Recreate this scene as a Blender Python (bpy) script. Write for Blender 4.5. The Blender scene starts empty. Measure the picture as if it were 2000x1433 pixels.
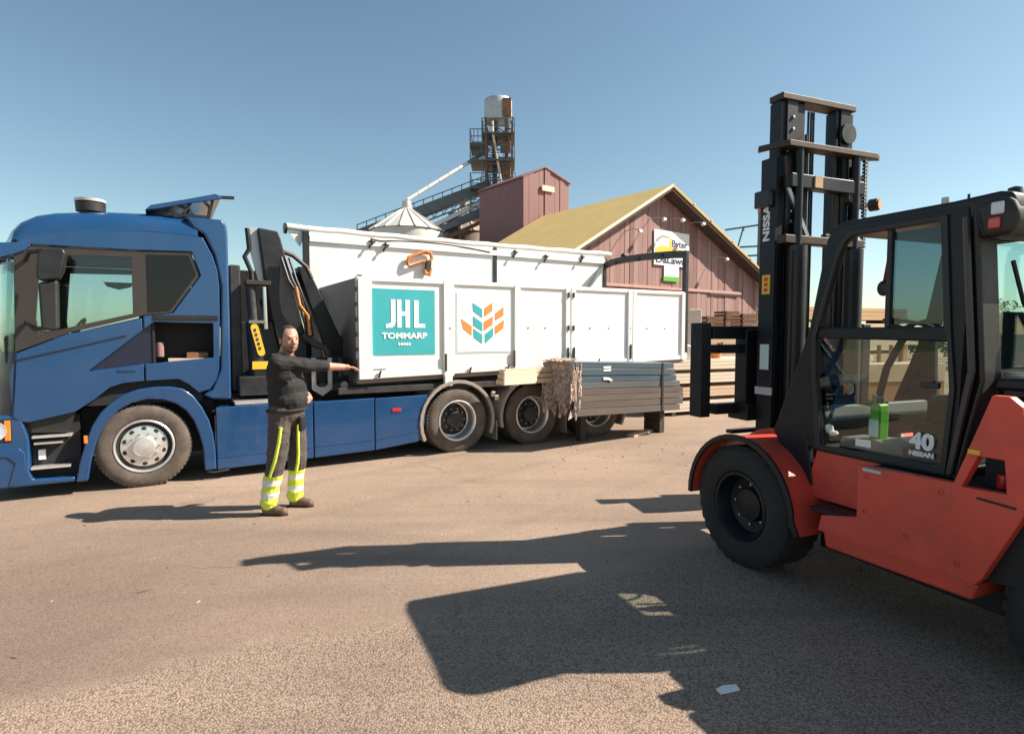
import bpy, bmesh, math, random
import numpy as np
from mathutils import Vector, Matrix
from mathutils.geometry import tessellate_polygon

random.seed(7)
SC = bpy.context.scene
COL = SC.collection
rad = math.radians

# ------------------------------------------------------------------ camera
cam_d = bpy.data.cameras.new('camera')
cam = bpy.data.objects.new('camera', cam_d)
COL.objects.link(cam)
cam.location = (0, 0, 1.75)
cam.rotation_euler = (rad(90 - 3.281), 0, 0)
cam_d.sensor_width = 36.0
cam_d.lens = 20.88
cam_d.clip_start = 0.05
cam_d.clip_end = 3000
SC.camera = cam

# ------------------------------------------------------------------ sky, sun, exposure
SUN_EL, SUN_AZ = 41.0, 4.0            # azimuth counted from +X towards +Y
wd = bpy.data.worlds.new('World')
SC.world = wd
wd.use_nodes = True
wn, wl = wd.node_tree.nodes, wd.node_tree.links
sky = wn.new('ShaderNodeTexSky')
sky.sky_type = 'NISHITA'
sky.sun_disc = False
sky.sun_elevation = rad(SUN_EL)
sky.sun_rotation = rad(90 - SUN_AZ)
sky.altitude = 0
sky.air_density = 0.9
sky.dust_density = 0.6
sky.ozone_density = 0.0
tint = wn.new('ShaderNodeMix')          # slight green tint multiplied over the sky colour
tint.data_type = 'RGBA'
tint.blend_type = 'MULTIPLY'
tint.inputs[0].default_value = 1.0
tint.inputs[7].default_value = (0.97, 1.06, 0.96, 1)
wl.new(sky.outputs[0], tint.inputs[6])
wl.new(tint.outputs[2], wn['Background'].inputs['Color'])
wn['Background'].inputs['Strength'].default_value = 0.074
sun_d = bpy.data.lights.new('sun', 'SUN')
sun_d.energy = 5.0
sun_d.angle = rad(0.5)
sun_d.color = (1.0, 0.885, 0.745)
sun = bpy.data.objects.new('sun', sun_d)
COL.objects.link(sun)
sd = Vector((math.cos(rad(SUN_EL)) * math.cos(rad(SUN_AZ)), math.cos(rad(SUN_EL)) * math.sin(rad(SUN_AZ)), math.sin(rad(SUN_EL))))
sun.rotation_euler = sd.to_track_quat('Z', 'Y').to_euler()
sun.location = (20, 2, 20)
SC.render.engine = 'CYCLES'
SC.view_settings.view_transform = 'Standard'
SC.view_settings.look = 'None'
SC.view_settings.exposure = 1.0
SC.view_settings.gamma = 1.0
SC.view_settings.use_curve_mapping = False
SC.cycles.max_bounces = 8
SC.cycles.transparent_max_bounces = 16


# ------------------------------------------------------------------ materials
def nodes(name):
    m = bpy.data.materials.new(name)
    m.use_nodes = True
    nt = m.node_tree
    return m, nt.nodes, nt.links, nt.nodes['Principled BSDF']


def pmat(name, col, rough=0.5, metal=0.0, var=0.12, vs=2.5, bump=0.0, bs=60, coat=0.0, dirt=None, da=0.3, ds=4.0,
         spec=0.5, stretch=None):
    """Principled surface with colour variation, optional dirt patches and fine relief, in object space (metres)."""
    m, n, l, b = nodes(name)
    tc = n.new('ShaderNodeTexCoord')
    src = tc.outputs['Object']
    if stretch:
        mp = n.new('ShaderNodeMapping')
        mp.inputs['Scale'].default_value = stretch
        l.new(src, mp.inputs['Vector'])
        src = mp.outputs[0]
    nz = n.new('ShaderNodeTexNoise')
    nz.inputs['Scale'].default_value = vs
    nz.inputs['Detail'].default_value = 6
    nz.inputs['Roughness'].default_value = 0.62
    l.new(src, nz.inputs['Vector'])
    mr = n.new('ShaderNodeMapRange')
    mr.inputs[1].default_value, mr.inputs[2].default_value = 0.3, 0.7
    mr.inputs[3].default_value, mr.inputs[4].default_value = 1 - var, 1 + var
    l.new(nz.outputs['Fac'], mr.inputs[0])
    mul = n.new('ShaderNodeMix')
    mul.data_type = 'RGBA'
    mul.blend_type = 'MULTIPLY'
    mul.inputs[0].default_value = 1.0
    mul.inputs[6].default_value = (*col, 1)
    cmb = n.new('ShaderNodeCombineColor')
    for i in range(3):
        l.new(mr.outputs[0], cmb.inputs[i])
    l.new(cmb.outputs[0], mul.inputs[7])
    out = mul.outputs[2]
    if dirt:
        nd = n.new('ShaderNodeTexNoise')
        nd.inputs['Scale'].default_value = ds
        nd.inputs['Detail'].default_value = 8
        nd.inputs['Roughness'].default_value = 0.7
        l.new(src, nd.inputs['Vector'])
        md = n.new('ShaderNodeMapRange')
        md.inputs[1].default_value, md.inputs[2].default_value = 0.45, 0.75
        md.inputs[3].default_value, md.inputs[4].default_value = 0.0, da
        l.new(nd.outputs['Fac'], md.inputs[0])
        mx = n.new('ShaderNodeMix')
        mx.data_type = 'RGBA'
        l.new(md.outputs[0], mx.inputs[0])
        l.new(out, mx.inputs[6])
        mx.inputs[7].default_value = (*dirt, 1)
        out = mx.outputs[2]
    l.new(out, b.inputs['Base Color'])
    b.inputs['Metallic'].default_value = metal
    b.inputs['Specular IOR Level'].default_value = spec
    b.inputs['Coat Weight'].default_value = coat
    b.inputs['Coat Roughness'].default_value = 0.06
    rr = n.new('ShaderNodeMapRange')
    rr.inputs[1].default_value, rr.inputs[2].default_value = 0.3, 0.7
    rr.inputs[3].default_value, rr.inputs[4].default_value = max(0.02, rough - 0.07), min(1, rough + 0.07)
    l.new(nz.outputs['Fac'], rr.inputs[0])
    l.new(rr.outputs[0], b.inputs['Roughness'])
    if bump:
        nb = n.new('ShaderNodeTexNoise')
        nb.inputs['Scale'].default_value = bs
        nb.inputs['Detail'].default_value = 5
        l.new(src, nb.inputs['Vector'])
        bp = n.new('ShaderNodeBump')
        bp.inputs['Strength'].default_value = bump
        bp.inputs['Distance'].default_value = 0.01
        l.new(nb.outputs['Fac'], bp.inputs['Height'])
        l.new(bp.outputs[0], b.inputs['Normal'])
    return m


def glassmat(name, tint, gloss=0.9, rough=0.0):
    """Thin pane: tinted see-through mixed with a mirror by the angle of view."""
    m, n, l, b = nodes(name)
    n.remove(b)
    out = n['Material Output']
    tr = n.new('ShaderNodeBsdfTransparent')
    tr.inputs[0].default_value = (*tint, 1)
    gl = n.new('ShaderNodeBsdfGlossy')
    gl.inputs[0].default_value = (gloss, gloss, gloss, 1)
    gl.inputs['Roughness'].default_value = rough
    lw = n.new('ShaderNodeLayerWeight')          # Schlick's approximation, the same from both sides of the pane
    lw.inputs[0].default_value = 0.5
    pw = n.new('ShaderNodeMath')
    pw.operation = 'POWER'
    pw.inputs[1].default_value = 5.0
    l.new(lw.outputs['Facing'], pw.inputs[0])
    ma = n.new('ShaderNodeMath')
    ma.operation = 'MULTIPLY_ADD'
    ma.inputs[1].default_value, ma.inputs[2].default_value = 0.95, 0.045
    l.new(pw.outputs[0], ma.inputs[0])
    mx = n.new('ShaderNodeMixShader')
    l.new(ma.outputs[0], mx.inputs[0])
    l.new(tr.outputs[0], mx.inputs[1])
    l.new(gl.outputs[0], mx.inputs[2])
    l.new(mx.outputs[0], out.inputs[0])
    return m


def ground_mat():
    m, n, l, b = nodes('asphalt')
    geo = n.new('ShaderNodeNewGeometry')
    P = geo.outputs['Position']

    def noise(s, d=6, r=0.6):
        q = n.new('ShaderNodeTexNoise')
        q.inputs['Scale'].default_value = s
        q.inputs['Detail'].default_value = d
        q.inputs['Roughness'].default_value = r
        l.new(P, q.inputs['Vector'])
        return q.outputs['Fac']

    def rng(v, a, b_, c, d):
        q = n.new('ShaderNodeMapRange')
        for i, x in enumerate((a, b_, c, d)):
            q.inputs[i + 1].default_value = x
        l.new(v, q.inputs[0])
        return q.outputs[0]

    def mth(op, a, b_=None):
        q = n.new('ShaderNodeMath')
        q.operation = op
        for i, x in enumerate((a, b_)):
            if x is None:
                continue
            if isinstance(x, (int, float)):
                q.inputs[i].default_value = x
            else:
                l.new(x, q.inputs[i])
        return q.outputs[0]

    def mix(f, a, c, blend='MIX'):
        q = n.new('ShaderNodeMix')
        q.data_type = 'RGBA'
        q.blend_type = blend
        for i, x in ((0, f), (6, a), (7, c)):
            if isinstance(x, (int, float)):
                q.inputs[i].default_value = x
            elif isinstance(x, tuple):
                q.inputs[i].default_value = (*x, 1)
            else:
                l.new(x, q.inputs[i])
        return q.outputs[2]
    sep = n.new('ShaderNodeSeparateXYZ')
    l.new(P, sep.inputs[0])
    # the older coarse surfacing lies on the near side of a patch joint that runs slightly away to the right
    dist = mth('SUBTRACT', mth('ADD', mth('MULTIPLY', sep.outputs[0], 0.50), 3.95), sep.outputs[1])
    dist = mth('ADD', dist, mth('MULTIPLY', mth('SUBTRACT', noise(0.9, 8, 0.65), 0.5), 0.8))
    coarse = rng(dist, -0.08, 0.12, 0.0, 1.0)

    def vor(s):
        v = n.new('ShaderNodeTexVoronoi')
        v.inputs['Scale'].default_value = s
        l.new(P, v.inputs['Vector'])
        return v
    vc, vf = vor(92), vor(135)
    sepc = n.new('ShaderNodeSeparateColor')
    l.new(vc.outputs['Color'], sepc.inputs[0])
    sepf = n.new('ShaderNodeSeparateColor')
    l.new(vf.outputs['Color'], sepf.inputs[0])
    stone_c = mix(sepc.outputs[0], (0.25, 0.187, 0.145), (0.40, 0.305, 0.238))
    stone_f = mix(sepf.outputs[0], (0.26, 0.195, 0.15), (0.39, 0.297, 0.232))
    gapc = rng(vc.outputs['Distance'], 0.45, 0.8, 1.0, 0.55)
    gapf = rng(vf.outputs['Distance'], 0.5, 0.85, 1.0, 0.72)

    def grey(v):
        q = n.new('ShaderNodeCombineColor')
        for i in range(3):
            l.new(v, q.inputs[i])
        return q.outputs[0]
    stone_c = mix(1.0, stone_c, grey(gapc), 'MULTIPLY')
    stone_f = mix(1.0, stone_f, grey(gapf), 'MULTIPLY')
    col = mix(coarse, stone_f, stone_c)
    patch = rng(noise(0.35, 7, 0.62), 0.32, 0.68, 0.84, 1.14)
    col = mix(1.0, col, grey(patch), 'MULTIPLY')
    worn = mth('MULTIPLY', rng(mth('ADD', sep.outputs[0], mth('MULTIPLY', noise(0.6, 6, 0.6), 1.6)), -1.7, 1.6, 1.0, 0.0), rng(sep.outputs[1], 3.4, 6.6, 1.0, 0.0))
    col = mix(mth('MULTIPLY', worn, mth('SUBTRACT', 1.0, coarse)), col, mix(1.0, col, (0.68, 0.66, 0.69), 'MULTIPLY'))
    # oil and tyre wear, streaked along the truck's driving direction
    mp = n.new('ShaderNodeMapping')
    mp.inputs['Rotation'].default_value = (0, 0, rad(-24))
    mp.inputs['Scale'].default_value = (0.22, 1.5, 1)
    l.new(P, mp.inputs['Vector'])
    st = n.new('ShaderNodeTexNoise')
    st.inputs['Scale'].default_value = 1.0
    st.inputs['Detail'].default_value = 7
    l.new(mp.outputs[0], st.inputs['Vector'])
    col = mix(rng(st.outputs['Fac'], 0.5, 0.72, 0.0, 0.45), col, (0.12, 0.10, 0.092))
    # hairline cracks
    cv_ = n.new('ShaderNodeTexVoronoi')
    cv_.feature = 'DISTANCE_TO_EDGE'
    cv_.inputs['Scale'].default_value = 0.55
    wob = n.new('ShaderNodeTexNoise')
    wob.inputs['Scale'].default_value = 2.2
    wob.inputs['Detail'].default_value = 6
    l.new(P, wob.inputs['Vector'])
    vm = n.new('ShaderNodeVectorMath')
    vm.operation = 'MULTIPLY_ADD'
    vm.inputs[1].default_value = (0.55, 0.55, 0.0)
    l.new(wob.outputs['Color'], vm.inputs[0])
    l.new(P, vm.inputs[2])
    l.new(vm.outputs[0], cv_.inputs['Vector'])
    crack = mth('MULTIPLY', rng(cv_.outputs['Distance'], 0.0, 0.006, 0.6, 0.0), rng(noise(0.5, 4, 0.5), 0.5, 0.62, 0.0, 1.0))
    col = mix(crack, col, (0.05, 0.043, 0.04))
    # tyre tracks: two faint dark bands curving across the yard
    rr_ = n.new('ShaderNodeVectorMath')
    rr_.operation = 'DISTANCE'
    rr_.inputs[1].default_value = (-16.0, 22.0, 0)
    l.new(P, rr_.inputs[0])
    trk = None
    for R0, w0, amp in ((18.6, 0.16, 0.20), (20.4, 0.16, 0.20), (21.6, 0.12, 0.15), (23.1, 0.12, 0.15), (17.1, 0.10, 0.14)):
        band = rng(mth('ABSOLUTE', mth('SUBTRACT', rr_.outputs['Value'], R0)), w0 * 0.4, w0, amp, 0.0)
        trk = band if trk is None else mth('MAXIMUM', trk, band)
    col = mix(mth('MULTIPLY', trk, rng(noise(1.3, 6, 0.7), 0.35, 0.6, 0.25, 1.0)), col, (0.11, 0.092, 0.082))
    pale = rng(noise(1.1, 7, 0.7), 0.64, 0.74, 0.0, 0.30)
    col = mix(pale, col, (0.52, 0.45, 0.38))
    spots = rng(noise(5.0, 3, 0.5), 0.70, 0.76, 0.0, 0.55)
    col = mix(spots, col, (0.055, 0.05, 0.048))
    l.new(col, b.inputs['Base Color'])
    b.inputs['Roughness'].default_value = 0.88
    b.inputs['Specular IOR Level'].default_value = 0.08
    h = mth('ADD', mth('MULTIPLY', mth('SUBTRACT', 1.0, vc.outputs['Distance']), mth('ADD', mth('MULTIPLY', coarse, 0.9), 0.05)),
            mth('MULTIPLY', mth('SUBTRACT', 1.0, vf.outputs['Distance']), 0.28))
    bp = n.new('ShaderNodeBump')
    bp.inputs['Strength'].default_value = 0.8
    bp.inputs['Distance'].default_value = 0.006
    l.new(h, bp.inputs['Height'])
    l.new(bp.outputs[0], b.inputs['Normal'])
    return m


M = {}
M['asphalt'] = ground_mat()
M['grass'] = pmat('field', (0.09, 0.11, 0.04), 0.9, vs=0.4, var=0.3)
M['blue'] = pmat('blue_paint', (0.008, 0.058, 0.168), 0.30, var=0.08, vs=1.4, coat=0.7, dirt=(0.12, 0.12, 0.13), da=0.10, ds=3, bump=0.015, bs=3)
M['navy'] = pmat('navy_panel', (0.012, 0.016, 0.040), 0.3, coat=0.2)
M['black'] = pmat('black_paint', (0.014, 0.015, 0.018), 0.42, var=0.3, vs=6, dirt=(0.07, 0.06, 0.05), da=0.2, ds=9)
M['plastic'] = pmat('black_plastic', (0.022, 0.021, 0.021), 0.55, var=0.2, vs=8, bump=0.05, bs=200)
M['trim'] = pmat('window_trim', (0.045, 0.036, 0.034), 0.4, var=0.15)
M['dark'] = pmat('dark_interior', (0.018, 0.018, 0.02), 0.8, var=0.3)
M['chassis'] = pmat('chassis', (0.028, 0.027, 0.028), 0.6, var=0.35, vs=5, dirt=(0.13, 0.10, 0.08), da=0.35, ds=6)
M['tyre'] = pmat('tyre_rubber', (0.095, 0.076, 0.063), 0.85, var=0.2, vs=9, dirt=(0.21, 0.165, 0.135), da=0.6, ds=5, bump=0.12, bs=40)
M['tyre_black'] = pmat('black_tyre_rubber', (0.02, 0.02, 0.02), 0.85, var=0.25, vs=9, dirt=(0.06, 0.05, 0.045), da=0.4, ds=6, bump=0.12, bs=40)
M['alu'] = pmat('polished_aluminium', (0.80, 0.78, 0.76), 0.36, metal=0.75, var=0.06, vs=12)
M['steel'] = pmat('steel', (0.42, 0.40, 0.38), 0.38, metal=0.9, var=0.15, vs=8)
M['chrome'] = pmat('chrome_rod', (0.7, 0.68, 0.66), 0.12, metal=1.0, var=0.04)
M['mud'] = pmat('mudguard_plastic', (0.30, 0.26, 0.23), 0.6, var=0.15, vs=6, dirt=(0.40, 0.34, 0.28), da=0.4, ds=8)
M['white'] = pmat('white_steel', (0.84, 0.82, 0.79), 0.42, var=0.03, vs=1.5, dirt=(0.55, 0.47, 0.38), da=0.24, ds=3.5, bump=0.03, bs=4, stretch=(1, 1, 0.22))
M['whitetube'] = pmat('white_tarp', (0.78, 0.74, 0.69), 0.6, var=0.06, vs=6, bump=0.06, bs=30, stretch=(0.4, 1, 1))
M['greywall'] = pmat('grey_steel', (0.22, 0.19, 0.175), 0.5, var=0.2, vs=2, dirt=(0.12, 0.09, 0.07), da=0.4, stretch=(1, 1, 0.3))
M['teal'] = pmat('teal_print', (0.045, 0.40, 0.44), 0.45, var=0.03)
M['orange_print'] = pmat('orange_print', (0.83, 0.26, 0.06), 0.45, var=0.03)
M['pale'] = pmat('pale_print', (0.55, 0.72, 0.74), 0.45, var=0.02)
M['signwhite'] = pmat('sign_white', (0.82, 0.82, 0.80), 0.45, var=0.02)
M['orange'] = pmat('orange_strap', (0.55, 0.20, 0.045), 0.5, var=0.25, vs=10)
M['red'] = pmat('red_paint', (0.66, 0.072, 0.046), 0.42, var=0.14, vs=2.2, coat=0.1, dirt=(0.16, 0.07, 0.05), da=0.42, ds=6, bump=0.03, bs=5)
M['fork_dark'] = pmat('dark_frame_paint', (0.009, 0.011, 0.015), 0.42, var=0.25, vs=4, dirt=(0.05, 0.042, 0.036), da=0.2, ds=7, spec=0.35)
M['rusty'] = pmat('worn_steel', (0.05, 0.034, 0.026), 0.55, metal=0.3, var=0.35, vs=9, dirt=(0.14, 0.09, 0.06), da=0.35, ds=12)
M['yellow'] = pmat('yellow_label', (0.80, 0.48, 0.03), 0.5, var=0.05)
M['letter'] = pmat('white_lettering', (0.80, 0.80, 0.80), 0.5, var=0.02)
M['ink'] = pmat('dark_lettering', (0.03, 0.035, 0.10), 0.5, var=0.02)
M['inkred'] = pmat('red_lettering', (0.5, 0.05, 0.03), 0.5, var=0.02)
M['amber'] = pmat('amber_lens', (0.80, 0.24, 0.03), 0.2, var=0.05, coat=0.5)
M['redlens'] = pmat('red_lens', (0.55, 0.03, 0.02), 0.2, var=0.05, coat=0.5)
M['clearlens'] = pmat('clear_lens', (0.60, 0.62, 0.66), 0.15, var=0.05, coat=0.8)
M['glass'] = glassmat('cab_glass', (0.78, 0.86, 0.87))
M['glass_teal'] = glassmat('teal_glass', (0.74, 0.88, 0.88))
M['glass_clear'] = glassmat('clear_glass', (0.86, 0.90, 0.88))
M['glass_blue'] = glassmat('dark_reflection_glass', (0.30, 0.40, 0.42))  # dark tint stands in for dark reflections in the sliding pane
M['glass_dark'] = pmat('smoked_glass', (0.010, 0.011, 0.012), 0.06, var=0.02, coat=0.0, spec=0.3)
M['barn'] = pmat('barn_board', (0.265, 0.15, 0.138), 0.8, var=0.18, vs=3, dirt=(0.40, 0.29, 0.26), da=0.5, ds=2.2, bump=0.1, bs=40, stretch=(1, 1, 0.15))
M['barn2'] = pmat('faded_barn_board', (0.31, 0.19, 0.175), 0.8, var=0.18, vs=3, dirt=(0.30, 0.17, 0.155), da=0.5, ds=2.2, bump=0.1, bs=40, stretch=(1, 1, 0.15))
M['barn3'] = pmat('dark_barn_board', (0.205, 0.11, 0.105), 0.8, var=0.18, vs=3, dirt=(0.38, 0.25, 0.22), da=0.5, ds=2.2, bump=0.1, bs=40, stretch=(1, 1, 0.15))
M['house'] = pmat('plum_sheet', (0.215, 0.105, 0.108), 0.65, var=0.10, vs=2, dirt=(0.28, 0.15, 0.15), da=0.35, stretch=(1, 1, 0.15))
M['roof'] = pmat('mossy_roof', (0.56, 0.405, 0.15), 0.9, var=0.07, vs=1.0, dirt=(0.46, 0.34, 0.13), da=0.3, ds=3.5, bump=0.3, bs=16)
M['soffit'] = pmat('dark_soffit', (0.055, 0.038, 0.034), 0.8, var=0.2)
M['batten'] = pmat('pale_batten', (0.46, 0.27, 0.23), 0.75, var=0.12)
M['galv'] = pmat('galvanised_steel', (0.55, 0.55, 0.54), 0.42, metal=0.35, var=0.10, vs=5)
M['galvdark'] = pmat('dark_steelwork', (0.13, 0.145, 0.16), 0.55, metal=0.3, var=0.25, vs=2)
M['rust'] = pmat('rusty_steelwork', (0.24, 0.125, 0.08), 0.75, var=0.3, vs=2)
M['silobrown'] = pmat('brown_silo_sheet', (0.30, 0.235, 0.19), 0.6, metal=0.1, var=0.2, vs=2)
M['silo'] = pmat('silo_sheet', (0.62, 0.60, 0.56), 0.5, metal=0.2, var=0.08, vs=2)
M['pine'] = pmat('fresh_pine', (0.60, 0.44, 0.29), 0.7, var=0.12, vs=5, stretch=(0.12, 1, 1), bump=0.05, bs=50)
M['pale_pine'] = pmat('pale_pine', (0.72, 0.60, 0.47), 0.7, var=0.10, vs=5, stretch=(0.12, 1, 1))
M['tan_pine'] = pmat('tan_pine', (0.50, 0.33, 0.18), 0.7, var=0.14, vs=5, stretch=(0.12, 1, 1))
M['bearer'] = pmat('weathered_bearer', (0.05, 0.038, 0.03), 0.85, var=0.3, vs=8)
M['brownwood'] = pmat('brown_crate', (0.16, 0.075, 0.035), 0.8, var=0.3, vs=6)
M['oldplank'] = pmat('weathered_plank', (0.105, 0.082, 0.072), 0.75, var=0.22, vs=6, stretch=(0.10, 1, 1), bump=0.15, bs=60, dirt=(0.10, 0.075, 0.07), da=0.5, ds=4)
M['brownplank'] = pmat('brown_plank', (0.085, 0.063, 0.052), 0.75, var=0.25, vs=6, stretch=(0.10, 1, 1), bump=0.15, bs=60, dirt=(0.16, 0.12, 0.10), da=0.5, ds=4)
M['greyplank'] = pmat('grey_plank', (0.080, 0.085, 0.092), 0.6, var=0.25, vs=5, stretch=(0.10, 1, 1), bump=0.15, bs=60, dirt=(0.14, 0.12, 0.11), da=0.5, ds=4)
M['blueplank'] = pmat('blue_grey_plank', (0.050, 0.080, 0.110), 0.34, var=0.22, vs=4, stretch=(0.12, 1, 1), bump=0.1, bs=30, dirt=(0.10, 0.10, 0.105), da=0.4, ds=5)
M['wrap'] = pmat('torn_wrap', (0.46, 0.35, 0.28), 0.5, var=0.30, vs=20, dirt=(0.60, 0.47, 0.43), da=0.7, ds=12, bump=0.3, bs=40)
M['plywood'] = pmat('plywood', (0.42, 0.20, 0.075), 0.6, var=0.12, vs=4, stretch=(0.2, 1, 1))
M['leafy'] = pmat('leaf_green', (0.055, 0.085, 0.022), 0.6, var=0.4, vs=20)
M['leafy2'] = pmat('leaf_pale_green', (0.10, 0.14, 0.035), 0.6, var=0.4, vs=20)
M['bark'] = pmat('bark', (0.10, 0.075, 0.055), 0.9, var=0.3, vs=8)
M['green'] = pmat('green_plastic', (0.10, 0.42, 0.03), 0.45, var=0.05)
M['seat'] = pmat('black_seat_cloth', (0.02, 0.02, 0.022), 0.85, var=0.2, bump=0.1, bs=120)
M['skin'] = pmat('skin', (0.50, 0.25, 0.17), 0.5, var=0.10, vs=14)
M['stubble'] = pmat('stubble_skin', (0.27, 0.145, 0.10), 0.65, var=0.25, vs=60)
M['shirt'] = pmat('black_shirt', (0.017, 0.017, 0.018), 0.85, var=0.35, vs=7, bump=0.5, bs=14)
M['trousers'] = pmat('work_trousers', (0.070, 0.056, 0.050), 0.85, var=0.4, vs=9, bump=0.5, bs=14, dirt=(0.15, 0.12, 0.11), da=0.4, ds=10)
M['hivis'] = pmat('hivis_yellow', (0.62, 0.74, 0.07), 0.7, var=0.08, vs=10, bump=0.3, bs=18)
M['reflex'] = pmat('reflective_band', (0.70, 0.70, 0.68), 0.35, var=0.06, vs=10)
M['boot'] = pmat('brown_boot', (0.14, 0.085, 0.05), 0.6, var=0.3, vs=12)
M['hair'] = pmat('brown_hair', (0.045, 0.028, 0.02), 0.7, var=0.3, vs=60)
M['mouth'] = pmat('open_mouth', (0.09, 0.02, 0.018), 0.5)
M['conc'] = pmat('concrete', (0.34, 0.31, 0.28), 0.85, var=0.1)


# ------------------------------------------------------------------ geometry helpers
class MB:
    """Collects shapes and links them as ONE mesh object."""

    def __init__(s):
        s.v, s.f, s.m = [], [], []
        s.holed = False

    def add(s, vs, fs, mi=0):
        o = len(s.v)
        s.v += [tuple(v) for v in vs]
        s.f += [tuple(i + o for i in f) for f in fs]
        s.m += [mi] * len(fs)
        return s

    def box(s, x0, x1, y0, y1, z0, z1, mi=0):
        v = [(x, y, z) for x in (x0, x1) for y in (y0, y1) for z in (z0, z1)]
        return s.add(v, [(0, 1, 3, 2), (4, 6, 7, 5), (0, 4, 5, 1), (2, 3, 7, 6), (0, 2, 6, 4), (1, 5, 7, 3)], mi)

    def prism(s, pts, a0, a1, axis='y', holes=(), mi=0):
        def P(p, a):
            return {'y': (p[0], a, p[1]), 'x': (a, p[0], p[1]), 'z': (p[0], p[1], a)}[axis]
        loops = [list(pts)] + [list(h) for h in holes]
        flat = [p for lp in loops for p in lp]
        n = len(flat)
        if holes:
            tris = tessellate_polygon([[Vector((p[0], p[1], 0)) for p in lp] for lp in loops])
        else:
            tris = [tuple(range(n))]
        vs = [P(p, a0) for p in flat] + [P(p, a1) for p in flat]
        fs = [tuple(t) for t in tris] + [tuple(i + n for i in reversed(tuple(t))) for t in tris]
        if holes:
            s.holed = True
        o = 0
        for lp in loops:
            k = len(lp)
            for i in range(k):
                j = (i + 1) % k
                fs.append((o + i, o + j, o + j + n, o + i + n))
            o += k
        return s.add(vs, fs, mi)

    def bar(s, p, q, w, h=None, up=(0, 0, 1), mi=0):
        p, q = Vector(p), Vector(q)
        h = w if h is None else h
        d = (q - p).normalized()
        u = Vector(up)
        if abs(d.dot(u)) > 0.98:
            u = Vector((1, 0, 0))
        a = d.cross(u).normalized() * (w / 2)
        b = a.cross(d).normalized() * (h / 2)
        v = [c + i * a + j * b for c in (p, q) for i, j in ((-1, -1), (1, -1), (1, 1), (-1, 1))]
        return s.add(v, [(0, 1, 2, 3), (7, 6, 5, 4), (0, 4, 5, 1), (1, 5, 6, 2), (2, 6, 7, 3), (3, 7, 4, 0)], mi)

    def tube(s, pts, r, n=8, mi=0):
        pts = [Vector(p) for p in pts]
        rs = r if isinstance(r, (list, tuple)) else [r] * len(pts)
        a = None
        vs = []
        for i, p in enumerate(pts):
            d = (pts[min(i + 1, len(pts) - 1)] - pts[max(i - 1, 0)]).normalized()
            if a is None:
                a = d.orthogonal().normalized()
            else:
                a = (a - d * a.dot(d)).normalized()
            b = d.cross(a)
            for k in range(n):
                t = 2 * math.pi * k / n
                vs.append(p + (a * math.cos(t) + b * math.sin(t)) * rs[i])
        fs = []
        for i in range(len(pts) - 1):
            for k in range(n):
                k2 = (k + 1) % n
                fs.append((i * n + k, i * n + k2, (i + 1) * n + k2, (i + 1) * n + k))
        fs.append(tuple(range(n - 1, -1, -1)))
        fs.append(tuple((len(pts) - 1) * n + k for k in range(n)))
        return s.add(vs, fs, mi)

    def lathe(s, prof, c, axis='y', n=40, mi=0, closed=False):
        """prof: list of (radius, offset along the axis)."""
        vs = []
        for r, t in prof:
            for k in range(n):
                a = 2 * math.pi * k / n
                u, w = r * math.cos(a), r * math.sin(a)
                vs.append({'y': (c[0] + u, c[1] + t, c[2] + w), 'x': (c[0] + t, c[1] + u, c[2] + w),
                           'z': (c[0] + u, c[1] + w, c[2] + t)}[axis])
        fs = []
        m = len(prof)
        for i in range(m if closed else m - 1):
            j = (i + 1) % m
            for k in range(n):
                k2 = (k + 1) % n
                fs.append((i * n + k, i * n + k2, j * n + k2, j * n + k))
        return s.add(vs, fs, mi)

    def strip(s, pts, y0, y1, th, mi=0):
        """A bent sheet: polyline in xz with thickness, y0..y1 wide."""
        P = [Vector((p[0], p[1])) for p in pts]
        off = []
        for i, p in enumerate(P):
            d = (P[min(i + 1, len(P) - 1)] - P[max(i - 1, 0)]).normalized()
            off.append(p + Vector((-d.y, d.x)) * th)
        poly = [(p.x, p.y) for p in P] + [(p.x, p.y) for p in reversed(off)]
        return s.prism(poly, y0, y1, mi=mi)

    def sphere(s, c, r, n=12, mi=0):
        r = r if isinstance(r, (tuple, list)) else (r, r, r)
        m = n // 2
        vs = [(c[0], c[1], c[2] - r[2])]
        for i in range(1, m):
            t = -math.pi / 2 + math.pi * i / m
            for k in range(n):
                a = 2 * math.pi * k / n
                vs.append((c[0] + r[0] * math.cos(t) * math.cos(a), c[1] + r[1] * math.cos(t) * math.sin(a), c[2] + r[2] * math.sin(t)))
        vs.append((c[0], c[1], c[2] + r[2]))
        fs = [(0, 1 + (k + 1) % n, 1 + k) for k in range(n)]
        for i in range(m - 2):
            for k in range(n):
                a, b = 1 + i * n + k, 1 + i * n + (k + 1) % n
                fs.append((a, b, b + n, a + n))
        t = len(vs) - 1
        fs += [(t, 1 + (m - 2) * n + k, 1 + (m - 2) * n + (k + 1) % n) for k in range(n)]
        return s.add(vs, fs, mi)

    def mesh(s, name, mats, smooth=38):
        me = bpy.data.meshes.new(name)
        me.from_pydata(s.v, [], s.f)
        me.polygons.foreach_set('material_index', s.m)
        for m in (mats if isinstance(mats, (list, tuple)) else [mats]):
            me.materials.append(m)
        bm = bmesh.new()
        bm.from_mesh(me)
        bmesh.ops.recalc_face_normals(bm, faces=bm.faces)
        if s.holed:
            bmesh.ops.dissolve_limit(bm, angle_limit=rad(0.5), verts=bm.verts, edges=bm.edges)
        lim = rad(smooth)
        for f in bm.faces:
            f.smooth = True
        for e in bm.edges:
            e.smooth = len(e.link_faces) == 2 and e.calc_face_angle(0) < lim
        bm.to_mesh(me)
        bm.free()
        return me

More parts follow.
